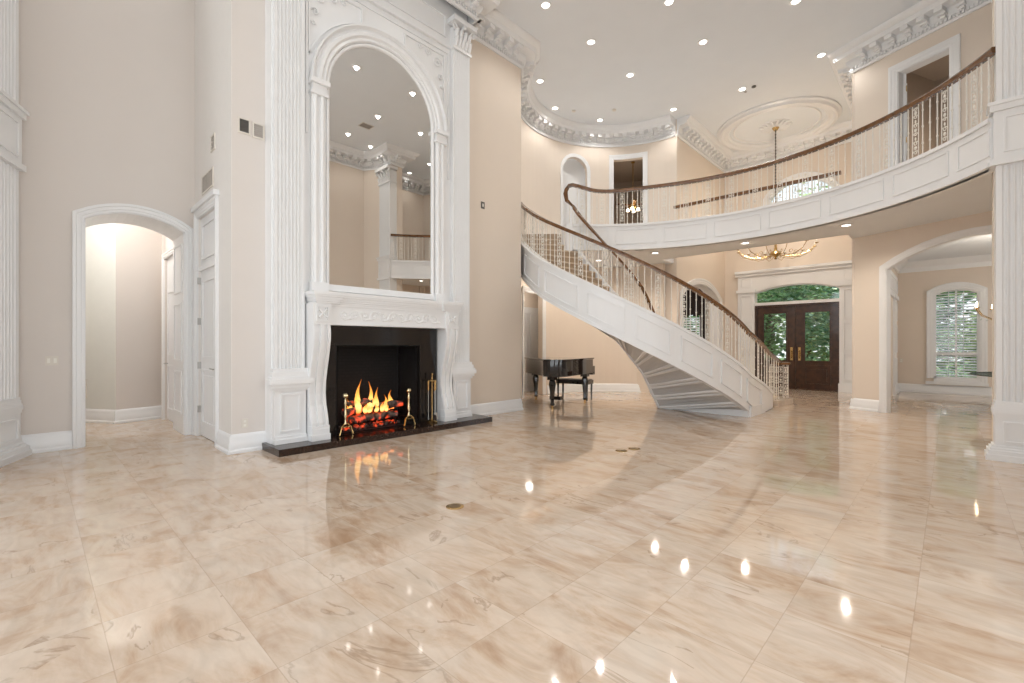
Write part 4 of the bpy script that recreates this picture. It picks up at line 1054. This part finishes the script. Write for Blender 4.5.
# outer stair railing
rl = thing('stair_railing', 'outer stair handrail of dark walnut over cream iron scroll balusters', 'railing', (0, 0, 0))
def off_pt(f, p, w, z): q = f(p, 0, w); return (q[0], q[1], z)
path = [off_pt(SO, p, -0.05, zr(p)) for p in frange(140, 265, 60)]
tail = []
for p in frange(265, 297, 16)[1:]: tail.append(off_pt(SO, p, -0.05, zr(p)))
vol = []
for k in range(12):
    a = R(-100+k*26); r_ = 0.23*(1-k/16); vol.append((cen[0]+r_*cos(a), cen[1]+r_*sin(a), 0.95))
full = path+tail
m = MB(); m.sweep(full, RP); m.tube([full[-1][:2]+(0.92,)]+[(x, y, 0.92) for x, y, z in vol], 0.035, 8)
m.obj('handrail', RAILW, rl)
m = MB(); m.sweep([(x, y, z-0.825) for x, y, z in full if x < 10.97 or y > 3.6], SHOE); m.obj('bottom_rail', IRON, rl)
k = 0
for (p, a) in along(full, 0.115, 0.1):
    lower = p[0] > 10.97 and p[1] < 3.5
    if p[0] > 9.7 and k % 2 == 1: k += 1; continue
    base = 0.13 if lower else p[2]-0.82
    h = p[2]-0.05-base
    put_baluster(rl, (p[0], p[1], base), a, k % 4 == 3 or (p[0] > 9.7 and k % 6 == 0), h); k += 1
for k in range(6):
    a = R(60*k); put_baluster(rl, (cen[0]+0.19*cos(a), cen[1]+0.19*sin(a), 0.12), a+pi/2, True, 0.77)
# inner stair railing
rl2 = thing('stair_railing', 'inner stair handrail curving down from the balcony landing', 'railing', (0, 0, 0))
hp = [(8.36, 6.11, 4.88), (8.315, 6.20, 4.87), (8.32, 6.29, 4.84), (8.36, 6.33, 4.78)]
ip = [off_pt(SI, p, 0.035, zr(p)) for p in frange(141, 298, 64)]
ipath = [(8.40, 6.31, 4.68)]+ip
m = MB(); m.sweep(ipath, RP); m.obj('handrail', RAILW, rl2)
k = 0
for (p, a) in along(ipath, 0.10, 0.08):
    put_baluster(rl2, (p[0], p[1], max(0, p[2]-0.83)), a, k % 4 == 3, 0.78 if p[2] > 0.83 else p[2]-0.05); k += 1
# balcony railing
rl3 = thing('balcony_railing', 'curved balcony railing with walnut handrail overlooking the great room', 'railing', (0, 0, 0))
def bz(a): return 4.88-0.05*math.exp(-((a-40)/9)**2)+0.09*max(0, min(1, (a-45)/7))
bp = [(BC[0]+(BR)*cos(R(a)), BC[1]+(BR)*sin(R(a)), bz(a)) for a in frange(-60.9, 52.4, 70)]
m = MB(); m.sweep(bp+[(8.325, 6.19, 4.95), (8.325, 6.26, 4.88), (8.35, 6.30, 4.80), (8.40, 6.31, 4.68)], RP); m.obj('handrail', RAILW, rl3)
m = MB(); m.sweep([(x, y, 4.05) for x, y, z in bp], SHOE); m.obj('bottom_rail', IRON, rl3)
k = 0
for (p, a) in along(bp, 0.112, 0.1):
    put_baluster(rl3, (p[0], p[1], 4.05), a, k % 4 == 2, p[2]-4.10); k += 1
# rear balcony railing over foyer
rl4 = thing('balcony_railing', 'straight rear balcony railing overlooking the entry foyer', 'railing', (0, 0, 0))
rp = [(11.30, 5.08, 4.88), (11.34, 1.60, 4.88)]
m = MB(); m.sweep(rp, RP); m.obj('handrail', RAILW, rl4)
k = 0
for (p, a) in along(rp, 0.118, 0.08):
    put_baluster(rl4, (p[0], p[1], ZF), a, k % 4 == 2, 0.88); k += 1
# balcony fascia
SB = arc_S(BC[0], BC[1], BR)
m = MB(); m.patch(SB, -60.6, 52.5, 3.47, 4.0, -0.06, 0.03, 60); m.patch(SB, -60.6, 52.5, 4.0, 4.05, -0.1, 0.06, 60)
m.patch(SB, -60.6, 52.5, 3.47, 3.52, 0.03, 0.06, 60); m.patch(SB, -60.6, 52.5, 3.52, 3.55, 0.03, 0.045, 60); m.patch(SB, -60.6, 52.5, 3.47, 3.61, -0.12, 0.0, 60)
m.box(11.42, 11.50, 1.5, 5.5, 3.60, 4.0)
hpf = [(8.36, 6.11, 0), (8.30, 6.22, 0), (8.34, 6.36, 0), (8.66, 6.47, 0)]
m.sweep(hpf, [(-0.05, 3.45), (0.03, 3.45), (0.03, 4.05), (-0.05, 4.05)])
struct('trim_23', m, WHITE, 'white panelled curved fascia of the balcony')
m = MB(); gl = [-67.4, -52, -37.1, -21.8, -6.1, 9.2, 24.1, 39.2, 53]
for a, b in zip(gl, gl[1:]):
    a2, b2 = max(a+1.0, -60.5), min(b-1.0, 52.3)
    m.patch(SB, a2, b2, 3.60, 3.62, 0.03, 0.045, 10); m.patch(SB, a2, b2, 3.91, 3.93, 0.03, 0.045, 10)
    for q in (a2, b2-0.35): m.patch(SB, q, q+0.35, 3.62, 3.91, 0.03, 0.045)
struct('trim_24', m, WHITE, 'raised rectangular mouldings on the balcony fascia')

# ------------------------------------------------------------ ceiling medallion
md = thing('ceiling_medallion', 'large round white plaster medallion on the foyer ceiling', 'medallion', (14.5, 3.56, CEIL))
m = MB()
m.lathe([(1.18, -0.0), (1.18, -0.05), (1.22, -0.09), (1.28, -0.06), (1.33, -0.06), (1.38, -0.12), (1.44, -0.12), (1.47, -0.06), (1.52, -0.04), (1.52, 0.0)], n=64)
m.f = m.f[:-2]
m.obj('outer_ring', WHITE, md)
m = MB()
for k in range(56):
    a = 2*pi*k/56; m.ball((1.06*cos(a), 1.06*sin(a), -0.01), 0.035, 6, (1, 1, 0.6))
m.tube([(1.06*cos(2*pi*k/56), 1.06*sin(2*pi*k/56), -0.008) for k in range(56)], 0.02, 6, closed=True); m.obj('beading', WHITE, md)
m = MB(); m.lathe([(0.0, -0.10), (0.06, -0.10), (0.10, -0.06), (0.2, -0.05), (0.3, -0.02), (0.36, -0.03), (0.38, 0.0)], n=32)
for k in range(16):
    a = 2*pi*k/16; m.tube([(0.1*cos(a), 0.1*sin(a), -0.06), (0.28*cos(a), 0.28*sin(a), -0.07), (0.42*cos(a), 0.42*sin(a), -0.02)], [0.02, 0.04, 0.01], 6)
m.obj('rosette', WHITE, md)

# ------------------------------------------------------------ chandeliers
def chandelier(label, loc, R0, n, chain, ntier=1, drop=0.0, mat=BRASS):
    t = thing('chandelier', label, 'chandelier', loc)
    m = MB(); m.lathe([(0.0, -0.12), (0.05, -0.10), (0.02, -0.06), (0.09, -0.02), (0.16, 0.03), (0.12, 0.10), (0.04, 0.14), (0.03, 0.35), (0.08, 0.42), (0.03, 0.50), (0.015, 0.6), (0.0, 0.6)], n=16); m.obj('hub', mat, t)
    if chain:
        m = MB(); m.tube([(0, 0, 0.58), (0, 0, chain-0.05)], 0.012, 6)
        z = 0.62
        while z < chain-0.1: m.ball((0, 0, z), 0.022, 6, (1, 1, 1.5)); z += 0.09
        m.obj('chain', DARKV, t)
        MB().lathe([(0.0, chain-0.09), (0.05, chain-0.08), (0.09, chain-0.02), (0.09, chain), (0.0, chain)], n=16).obj('ceiling_canopy', mat, t)
    for tr in range(ntier):
        nn = n if tr == 0 else max(4, n//2); rr = R0*(1.0 if tr == 0 else 0.55); zz = 0.0 if tr == 0 else 0.32
        for k in range(nn):
            a = 2*pi*(k+0.5*tr)/nn; c, s_ = cos(a), sin(a)
            P = [(0.06, 0.02), (rr*0.3, -0.05-0.12*(R0 > 1)), (rr*0.62, -0.06-0.19*(R0 > 1)), (rr*0.88, 0.05-0.14*(R0 > 1)), (rr, 0.20+0.06*(R0 > 1))]
            pts = []
            for i in range(len(P)-1):
                for j in range(3):
                    f = j/3; pts.append((P[i][0]+(P[i+1][0]-P[i][0])*f, P[i][1]+(P[i+1][1]-P[i][1])*f))
            pts.append(P[-1])
            m = MB(); m.tube([(x*c, x*s_, z+zz) for x, z in pts], 0.0085, 6)
            sp = []
            for i in range(9):
                q = 0.07*R0*(1-i/12); sp.append(((rr*0.5+q*cos(i*.7))*c, (rr*0.5+q*cos(i*.7))*s_, zz+0.03+q*sin(i*.7)))
            m.tube(sp, 0.007, 5)
            m.lathe([(0.0, 0), (0.045, 0.01), (0.05, 0.025), (0.015, 0.03), (0.0, 0.03)], rr*c, rr*s_, 10, zz+0.19+0.06*(R0 > 1))
            ar = m.obj('arm', mat, t)
            m = MB(); m.lathe([(0.0, 0.02), (0.013, 0.02), (0.013, 0.10), (0.011, 0.12), (0.005, 0.15), (0.0, 0.155)], rr*c, rr*s_, 8, zz+0.19+0.06*(R0 > 1)); m.obj('candle_lamp', CANDLE if drop else IVORY, ar)
            m = MB()
            for q in range(3): m.ball((rr*(0.9-0.13*q)*c, rr*(0.9-0.13*q)*s_, zz-0.04-0.02*q), 0.014, 6, (1, 1, 1.6))
            if drop: m.obj('crystal_drops', GLASS, ar)
    return t
chandelier('large gold curved-arm chandelier in the entry foyer', (14.5, 3.56, 3.88), 0.98, 12, CEIL-3.88-0.06, 1)
chandelier('brass candle chandelier with crystals in the dining room', (14.2, -1.12, 1.94), 0.74, 10, 3.72-1.94, 1, 0.1)
# hall light upstairs seen through the doorway
t = thing('ceiling_fan_light', 'brass ceiling fan light glowing behind the upstairs curved wall doorway', 'ceiling fan', SU(lu/2+0.1, 6.1, -1.6)[:2]+(5.75,))
m = MB(); m.lathe([(0.0, -0.08), (0.06, -0.06), (0.11, 0.0), (0.12, 0.08), (0.05, 0.14), (0.015, 0.18), (0.015, 1.4), (0.06, 1.42), (0.06, 1.45), (0.0, 1.45)], n=14); m.obj('motor', BRASS, t)
for k in range(5):
    a = 2*pi*k/5; m = MB(); m.hexa([(cos(a)*x-sin(a)*y, sin(a)*x+cos(a)*y, z) for z in (0.06, 0.075) for x, y in ((0.12, -0.03), (0.55, -0.06), (0.55, 0.06), (0.12, 0.03))]); m.obj('blade', RAILW, t)
for k in range(4):
    a = 2*pi*k/4+0.4; m = MB(); m.lathe([(0.0, 0.02), (0.03, 0.02), (0.055, -0.06), (0.05, -0.07), (0.0, -0.06)], 0.16*cos(a), 0.16*sin(a), 10, -0.05); m.obj('lamp_shade', SHADEM, t)

# ------------------------------------------------------------ recessed lights
def can(x, y, z, label, group, watt, r_=0.085, ang=140, colr=(1.0, 0.97, 0.93)):
    t = thing('recessed_light', label, 'recessed light', (x, y, z), 0, group)
    MB().lathe([(r_*0.8, -0.004), (r_*0.85, -0.012), (r_*1.25, -0.010), (r_*1.3, 0.0)], n=20).obj('trim_ring', WHITE, t)
    MB().lathe([(0.0, -0.006), (r_*0.85, -0.006), (r_*0.85, 0.0), (0.0, 0.0)], n=20).obj('lens', CANM, t)
    L = bpy.data.lights.new('downlight', 'SPOT'); L.energy = watt; L.spot_size = R(ang); L.spot_blend = 0.6; L.shadow_soft_size = 0.035; L.color = colr
    o = bpy.data.objects.new('downlight', L); col.objects.link(o); o.location = (x, y, z-0.03)
    return t
UP = [(6.47, 5.33, 'recessed ceiling light nearest the crown above the right pilaster'), (7.9, 5.31, 'recessed ceiling light in the middle of the row leading from the wall corner'),
      (9.48, 5.31, 'recessed ceiling light above the stair centre'), (11.65, 5.26, 'recessed ceiling light beside the foyer crown on the left'),
      (7.95, 3.67, 'recessed ceiling light at the top edge on the central axis'), (9.48, 3.65, 'recessed ceiling light in the middle of the domed hall'),
      (11.88, 3.64, 'recessed ceiling light just in front of the medallion'), (9.51, 2.01, 'recessed ceiling light at the top edge towards the column'),
      (11.65, 1.99, 'recessed ceiling light beside the right crown moulding'), (8.24, 6.96, 'recessed ceiling light just past the wall corner'),
      (9.45, 7.47, 'recessed ceiling light close to the curved crown on its left'), (10.81, 6.97, 'recessed ceiling light above the arched niche')]
W_UP = 30
for x, y, lb in UP: can(x, y, CEIL, lb, 'recessed lights over the stair hall', W_UP)
for x, y, lb in ((5.0, 2.9, 'recessed light in the centre of the great room, nearest in the mirror'), (6.47, 2.91, 'recessed light at the balcony end of the great room'), (6.47, 1.27, 'recessed light halfway to the opposite wall'),
                 (6.41, -0.3, 'recessed light close to the opposite wall'), (7.85, 1.28, 'recessed light above the balcony edge near the column'), (7.3, -0.6, 'recessed light just in front of the column capital'), (9.4, -0.41, 'recessed light over the balcony behind the column'), (9.39, -1.6, 'recessed light in the far corner over the balcony'),
                 (4.9, 4.6, 'recessed light in front of the right pilaster'), (3.2, 4.6, 'recessed light in front of the fireplace'), (3.2, 2.2, 'recessed light over the near floor'), (1.6, 4.6, 'recessed light towards the left doorway'), (1.6, 2.2, 'recessed light above the camera'), (0.5, 7.2, 'recessed light in the left alcove')):
    can(x, y, CEIL, lb, 'recessed lights over the great room', 13)
for x, y, lb in ((10.5, 5.2, 'soffit light under the balcony nearest the stair'), (10.85, 3.26, 'soffit light under the middle of the balcony'), (10.55, 1.41, 'soffit light under the balcony near the arch pier'), (9.4, -0.9, 'soffit light under the balcony behind the column'),
                 (10.1, 4.3, 'soffit light over the lower stair flight'), (10.4, 6.75, 'added fill downlight under the landing above the piano bench'), (9.3, 7.4, 'added fill downlight under the landing by the recess')):  # landing pair added only to brighten the space under the stairs
    can(x, y, 3.60, lb, 'recessed lights under the balcony', 46, 0.085, 155, (1.0, 0.90, 0.78))

# ------------------------------------------------------------ small wall fittings
def grille(name, label, cat, S, u0, u1, z0, z1, mat, n=6, vertical=False):
    t = thing(name, label, cat, S((u0+u1)/2, z0, 0)); off = t.location.copy()
    def put(nm, m, mt): m.v = [(x-off.x, y-off.y, z-off.z) for x, y, z in m.v]; m.obj(nm, mt, t)
    put('frame', MB().frame(S, u0, u1, z0, z1, 0.02, 0.02, 0, 0.014), PLATE)
    m = MB().patch(S, u0+0.02, u1-0.02, z0+0.02, z1-0.02, 0, 0.003)
    for k in range(n):
        if vertical: a = u0+0.02+(u1-u0-0.04)*(k+0.2)/n; m.patch(S, a, a+(u1-u0)*0.5/n, z0+0.02, z1-0.02, 0.003, 0.01)
        else: a = z0+0.02+(z1-z0-0.04)*(k+0.2)/n; m.patch(S, u0+0.02, u1-0.02, a, a+(z1-z0)*0.45/n, 0.003, 0.01)
    put('louvres', m, mat)
    return t
SRW = plane_S((1.71, 8.3), (1.71, YF), -1)[0]
SSH = plane_S((0, YF), (8, YF), -1)[0]
grille('air_return_grille', 'beige slotted air grille above the closet door', 'vent', SRW, 0.45, 1.05, 3.52, 3.78, GREYV, 5, True)
grille('small_wall_speaker', 'small grey louvred square high on the return wall', 'vent', SRW, 0.93, 1.13, 4.0, 4.22, GREYV, 3)
grille('air_vent', 'dark louvred vent on the short beige wall', 'vent', SSH, 1.78, 1.925, 4.02, 4.22, DARKV, 6)
grille('air_vent', 'beige louvred vent beside the dark one on the short wall', 'vent', SSH, 1.945, 2.09, 4.01, 4.21, GREYV, 6)
def plate(name, label, cat, S, u, z, w, h, toggles, mat=PLATE, kind='switch'):
    t = thing(name, label, cat, S(u, z, 0)); off = t.location.copy()
    m = MB().patch(S, u-w/2, u+w/2, z-h/2, z+h/2, 0, 0.008); m.v = [(x-off.x, y-off.y, z_-off.z) for x, y, z_ in m.v]; m.obj('face_plate', mat, t)
    for k in range(toggles):
        m = MB()
        if kind == 'switch': c = u-w/2+w*(k+0.5)/toggles; m.patch(S, c-0.014, c+0.014, z-0.03, z+0.03, 0.008, 0.013)
        else: m.patch(S, u-0.014, u+0.014, z-0.04+0.05*k, z-0.012+0.05*k, 0.008, 0.011)
        m.v = [(x-off.x, y-off.y, z_-off.z) for x, y, z_ in m.v]; m.obj('toggle' if kind == 'switch' else 'socket', IVORY, t)
SLW = plane_S((-0.1, 8.3), (1.71, 8.3), -1)[0]
plate('light_switch', 'ivory light switch plate left of the arched doorway', 'switch', SLW, 0.275, 1.15, 0.12, 0.12, 2)
plate('wall_outlet', 'ivory wall outlet low on the short beige wall', 'outlet', SSH, 1.86, 0.36, 0.075, 0.115, 2, kind='outlet')
plate('thermostat', 'small dark grey keypad on the beige wall right of the mirror', 'thermostat', SSH, 5.95, 4.02, 0.09, 0.13, 1, mat=DARKV)
plate('wall_outlet', 'ivory outlet on the dining room side wall', 'outlet', lambda u, v, w: (DW-w, 1.15-u, v), 0.12, 0.9, 0.075, 0.115, 2, kind='outlet')
SV = lambda u, v, w: (-0.1+UA+0.5+u, 0, v)
SV2, _ = plane_S((0.2, 11.75), (0.995, 10.37), -1)
grille('return_air_vent', 'small low vent on the pale passage wall', 'vent', SV2, 0.68, 0.93, 0.42, 0.75, GREYV, 6)
for x, y, lb in ((2.44, 2.99, 'round brass floor outlet cover in the middle of the marble floor'), (5.19, 3.03, 'round brass floor outlet, left of the far pair'), (5.41, 2.97, 'round brass floor outlet, right of the far pair')):
    t = thing('floor_outlet', lb, 'floor outlet', (x, y, 0.0), 0, 'brass floor outlets')
    MB().lathe([(0.0, 0.0), (0.075, 0.0), (0.075, 0.003), (0.06, 0.006), (0.0, 0.006)], n=24).obj('rim', BRASS, t)
    MB().lathe([(0.0, 0.006), (0.05, 0.006), (0.05, 0.008), (0.0, 0.008)], n=20).obj('cap', simple('dark_brass', (0.25, 0.17, 0.08), 0.35, 0.9), t)
grille('ceiling_vent', 'square grey ceiling vent seen reflected in the mirror', 'vent', lambda u, v, w: (6.35+u, 0.4+v, CEIL-w), 0, 0.35, 0, 0.28, GREYV, 6)
t = thing('ceiling_sprinkler', 'pair of small dark ceiling fittings near the medallion', 'sprinkler', (11.95, 3.4, CEIL))
MB().lathe([(0.0, -0.03), (0.05, -0.02), (0.05, 0.0), (0.0, 0.0)], n=12).obj('head', DARKV, t)
MB().lathe([(0.0, -0.02), (0.03, -0.01), (0.03, 0.0), (0.0, 0.0)], 0.12, 0.22, 12).obj('cap', GREYV, t)
for (x, y, lb) in ((9.9, 7.2, 'small pale speaker grille in the ceiling near the curved crown'), (10.6, 6.4, 'tiny smoke detector on the ceiling over the landing')):
    t = thing('smoke_detector', lb, 'detector', (x, y, CEIL)); MB().lathe([(0.0, -0.025), (0.05, -0.02), (0.055, 0.0), (0.0, 0.0)], n=16).obj('housing', PLATE, t)

# ------------------------------------------------------------ grand piano
pc = (8.62, 6.72); da = atan2(-0.23, -0.97)   # +x local = towards tail
pn = thing('grand_piano', 'glossy black baby grand piano with closed lid under the stairs', 'piano', (pc[0], pc[1], 0), da); pn.scale = (1.06, 1.06, 1.0)
# local x: keyboard (-0.15) -> tail (1.45); local y: left(+)=player's left? straight spine on local +y side mirrored below
def outline(o=0.0):
    ysp = 0.735+o; x0 = -0.22-o; L = 1.40+o
    P = [(x0, -ysp), (x0, ysp), (0.3, ysp), (L-0.25, ysp), (L-0.08, ysp-0.06), (L, ysp-0.22), (L-0.02, ysp-0.42)]
    for i in range(1, 12):
        t_ = i/11; x = (L-0.02)+(0.18-(L-0.02))*t_; s_ = t_*t_*(3-2*t_); y = (ysp-0.42)+(-ysp-(ysp-0.42))*(0.55*s_+0.45*t_**0.9)
        P.append((x, y))
    P.append((0.1, -ysp)); return P
MB().prism(outline(), 0.70, 1.02).obj('case', PIANO, pn)
MB().prism(outline(0.02), 1.025, 1.055).obj('lid', PIANO, pn)
MB().box(-0.34, -0.20, -0.735, 0.735, 0.66, 0.72).box(-0.34, -0.20, -0.735, -0.68, 0.70, 0.86).box(-0.34, -0.20, 0.68, 0.735, 0.70, 0.86).obj('keybed', PIANO, pn)
MB().box(-0.33, -0.21, -0.62, 0.62, 0.72, 0.745).obj('keyboard', IVORY, pn)
for (x, y) in ((-0.08, -0.60), (-0.08, 0.60), (1.15, 0.40)):
    m = MB(); m.box(x-0.075, x+0.075, y-0.075, y+0.075, 0.62, 0.70)
    m.lathe([(0.05, 0.62), (0.065, 0.58), (0.075, 0.52), (0.055, 0.40), (0.042, 0.25), (0.036, 0.14), (0.05, 0.11), (0.035, 0.08)], x, y, 8)
    lg = m.obj('leg', PIANO, pn)
    MB().lathe([(0.0, 0.0), (0.02, 0.0), (0.025, 0.03), (0.02, 0.06), (0.03, 0.08)], x, y, 10).obj('caster', BRASS, lg)
m = MB(); m.tube([(0.12, -0.07, 0.7), (0.12, -0.05, 0.14)], 0.016, 8); m.tube([(0.12, 0.07, 0.7), (0.12, 0.05, 0.14)], 0.016, 8); m.box(0.02, 0.18, -0.13, 0.13, 0.07, 0.15)
ly = m.obj('pedal_lyre', PIANO, pn)
for y in (-0.07, 0, 0.07): MB().tube([(0.05, y, 0.09), (-0.08, y, 0.075)], 0.010, 6).obj('pedal', BRASS, ly)
MB().prism([(0.95, 0.737), (0.95, 0.742), (1.15, 0.742), (1.15, 0.737)], 0.72, 0.80).obj('nameplate', PIANO, pn)
bn = thing('piano_bench', 'black padded piano bench behind the grand piano', 'bench', (9.28, 6.72, 0), da+pi/2)
m = MB(); m.box(-0.42, 0.42, -0.18, 0.18, 0.40, 0.46); m.obj('apron', PIANO, bn)
m = MB(); m.box(-0.42, 0.42, -0.19, 0.19, 0.46, 0.49); m.box(-0.40, 0.40, -0.17, 0.17, 0.49, 0.51); m.obj('seat_cushion', BENCHM, bn)
for sx in (-0.38, 0.38):
    for sy_ in (-0.15, 0.15): MB().lathe([(0.016, 0), (0.02, 0.05), (0.024, 0.3), (0.028, 0.4)], sx, sy_, 8).obj('leg', PIANO, bn)

# ------------------------------------------------------------ dining table
tb = thing('glass_dining_table', 'oval glass topped dining table behind the right column', 'table', (13.75, -1.25, 0))
m = MB(); N_ = 48; el = [(1.35*cos(2*pi*k/N_), 0.95*sin(2*pi*k/N_)) for k in range(N_)]; m.prism(el, 0.735, 0.752); m.obj('table_top', TGLASS, tb)
m = MB(); m.tube([(x, y, 0.7435) for x, y in el], 0.011, 6, closed=True); m.obj('top_edge', simple('dark_green_glass_edge', (0.03, 0.06, 0.05), 0.1), tb)
for sx in (-0.6, 0.6):
    MB().lathe([(0.22, 0), (0.22, 0.04), (0.10, 0.08), (0.07, 0.2), (0.11, 0.4), (0.07, 0.55), (0.16, 0.70), (0.16, 0.735)], sx, 0, 20).obj('pedestal', IRON, tb)

# ------------------------------------------------------------ outside
struct('ground', MB().box(17.9, 60, -30, 35, -0.4, -0.15), GRASS, 'green lawn outside the front door')
o = MB().box(17.2-0.9, 18.2, 1.2, 6.2, -0.14, -0.01).obj('porch_slab', PAVE); tag(o, 'pale stone porch slab outside the entry doors', 'porch', kind='structure')
def tree(label, x, y, h, crown_r, zc, mat, n, seed, leaf=0.16):
    rnd = random.Random(seed)
    t = thing('leafy_tree', label, 'tree', (x, y, -0.15), 0, 'trees outside the front windows')
    m = MB(); m.tube([(0, 0, 0), (0.05, 0.04, h*0.3), (-0.05, 0.1, h*0.6), (0.05, 0, h*0.85)], [0.22, 0.17, 0.12, 0.05], 8)
    for k in range(6):
        a = rnd.random()*6.28; z = h*(0.25+0.1*k); m.tube([(0, 0.05, z), (cos(a)*crown_r*0.4, sin(a)*crown_r*0.4, z+h*0.1), (cos(a)*crown_r*0.8, sin(a)*crown_r*0.8, z+h*0.2)], [0.09, 0.06, 0.02], 6)
    m.obj('trunk', BARK, t)
    m = MB(); cl = [(rnd.gauss(0, crown_r*0.45), rnd.gauss(0, crown_r*0.45), zc+rnd.gauss(0, h*0.2)) for _ in range(26)]
    for k in range(n):
        c = cl[rnd.randrange(len(cl))]; p = [c[0]+rnd.gauss(0, crown_r*0.22), c[1]+rnd.gauss(0, crown_r*0.22), max(0.1, c[2]+rnd.gauss(0, crown_r*0.22))]
        a, b = rnd.random()*6.28, rnd.uniform(-1.2, 1.2); s_ = leaf*rnd.uniform(0.5, 1.2)
        u = (cos(a)*s_, sin(a)*s_, 0.3*s_*sin(b*3)); w_ = (-sin(a)*cos(b)*s_*0.5, cos(a)*cos(b)*s_*0.5, sin(b)*s_*0.5)
        m.add([tuple(p[i]-u[i] for i in range(3)), tuple(p[i]+w_[i] for i in range(3)), tuple(p[i]+u[i] for i in range(3)), tuple(p[i]-w_[i] for i in range(3))], [(0, 1, 2, 3)])
    m.obj('foliage', mat, t, smooth=0)
tree('dark green tree seen through the left entry door pane', 20.5, 5.2, 6.5, 1.8, 3.0, LEAF1, 7000, 1, 0.11)
tree('blue green tree seen through the right entry door pane', 20.8, 2.6, 6.0, 1.8, 2.6, LEAF3, 7000, 2, 0.11)
tree('pale green tree farther out behind the entry trees', 25.0, 4.8, 9.0, 3.0, 4.2, LEAF2, 8000, 3, 0.17)
tree('tall broad tree filling the window above the entry', 25.5, 1.2, 10.0, 3.2, 5.0, LEAF3, 8000, 4, 0.17)
tree('low yellow green shrub tree outside the dining room window', 22.5, -1.2, 3.2, 1.5, 1.3, LEAF2, 3500, 5, 0.12)
tree('dark tree standing beyond the dining room window', 24.5, 0.9, 5.5, 1.8, 3.4, LEAF1, 3000, 6, 0.14)
tree('tree outside the study window', 23.0, 9.6, 5.5, 2.0, 2.6, LEAF1, 3500, 8, 0.14)

# ------------------------------------------------------------ camera
cam = bpy.data.cameras.new('camera'); co = bpy.data.objects.new('camera', cam); col.objects.link(co); scn.camera = co
cam.sensor_width = 36; cam.lens = 458.5/1024*36; cam.shift_y = 3.5/1024
yaw = math.atan2(0.6908, 0.7231)
co.location = (0, 0, 1.35); co.rotation_euler = (R(90), 0, yaw-R(90))
cam.clip_start = 0.05

# ------------------------------------------------------------ lights
def area(name, loc, rot, sx, sy, e, c=(1, 1, 1), spread=180):
    L = bpy.data.lights.new(name, 'AREA'); L.shape = 'RECTANGLE'; L.size = sx; L.size_y = sy; L.energy = e; L.color = c; L.spread = R(spread)
    o = bpy.data.objects.new(name, L); col.objects.link(o); o.location = loc; o.rotation_euler = rot; return o
DAY = (0.94, 0.97, 1.0)
for y in (0.7, 4.2): area('window_fill', (-3.8, y, 3.3), (R(90), 0, R(-90)), 2.7, 5.8, 66, DAY)  # fill lamps added just inside the unseen windows, standing for daylight
for x in (2.25, -0.95): area('window_fill', (x, -1.35, 2.4), (R(90), 0, 0), 2.5, 4.0, 40, DAY)  # more added fill, inside the unseen side windows
0 and area('foyer_daylight', (15.7, 3.4, 5.2), (R(90), 0, R(90)), 1.6, 1.8, 30, DAY)
area('passage_fill', (0.5, 9.8, 4.15), (0, 0, 0), 1.4, 1.0, 34, (1, 0.98, 0.94))  # added to brighten the passage, no fixture there
area('dining_fill', (14.5, -3.9, 2.0), (R(90), 0, 0), 3.0, 2.4, 30, DAY)  # added fill against a solid wall, no window behind it
area('study_fill', (14.5, 7.5, 3.7), (0, 0, 0), 1.0, 1.0, 30, (1, 0.95, 0.88))  # added fill for the study, not a real fixture
def point(name, loc, e, c, r_=0.1):
    L = bpy.data.lights.new(name, 'POINT'); L.energy = e; L.color = c; L.shadow_soft_size = r_
    o = bpy.data.objects.new(name, L); col.objects.link(o); o.location = loc
0 and point('fire_glow', (3.6, 6.38, 0.62), 9, (1.0, 0.42, 0.12))
point('bedroom_lamp', SU(lu/2, 0, -1.2)[:2]+(5.5,), 12, (1.0, 0.8, 0.6))
point('right_room_fill', S(0, 0, 0)[:2] and (12.9, -0.3, 5.6), 14, (1.0, 0.85, 0.7))  # added to brighten the brown upstairs room, no fixture there
point('foyer_chandelier_lamp', (14.2, 3.47, 5.0), 60, (1.0, 0.86, 0.70), 0.04)
point('dining_chandelier_lamp', (14.2, -1.0, 2.9), 28, (1.0, 0.90, 0.76), 0.04)
point('recess_fill', (9.6, 8.5, 2.6), 4, (1.0, 0.95, 0.88))  # added fill for the recess and its door, no fixture
L = bpy.data.lights.new('sun', 'SUN'); L.energy = 5.0; L.angle = R(3); L.color = (1, 0.96, 0.9)
o = bpy.data.objects.new('sun', L); col.objects.link(o); o.rotation_euler = (R(-48), R(-8), 0)
w = bpy.data.worlds.new('world'); scn.world = w; w.use_nodes = True
nt = w.node_tree; bg = nt.nodes['Background']
sk = nt.nodes.new('ShaderNodeTexGradient'); tcn = nt.nodes.new('ShaderNodeTexCoord'); sep = nt.nodes.new('ShaderNodeSeparateXYZ'); rr_ = nt.nodes.new('ShaderNodeValToRGB')
nt.links.new(tcn.outputs['Generated'], sep.inputs[0]); nt.links.new(sep.outputs[2], rr_.inputs['Fac'])
rr_.color_ramp.elements[0].color = (0.95, 0.97, 1.0, 1); rr_.color_ramp.elements[1].color = (0.55, 0.72, 1.0, 1)
nt.links.new(rr_.outputs[0], bg.inputs['Color']); bg.inputs['Strength'].default_value = 1.25
scn.view_settings.view_transform = 'Standard'; scn.view_settings.look = 'None'; scn.view_settings.exposure = 0.40
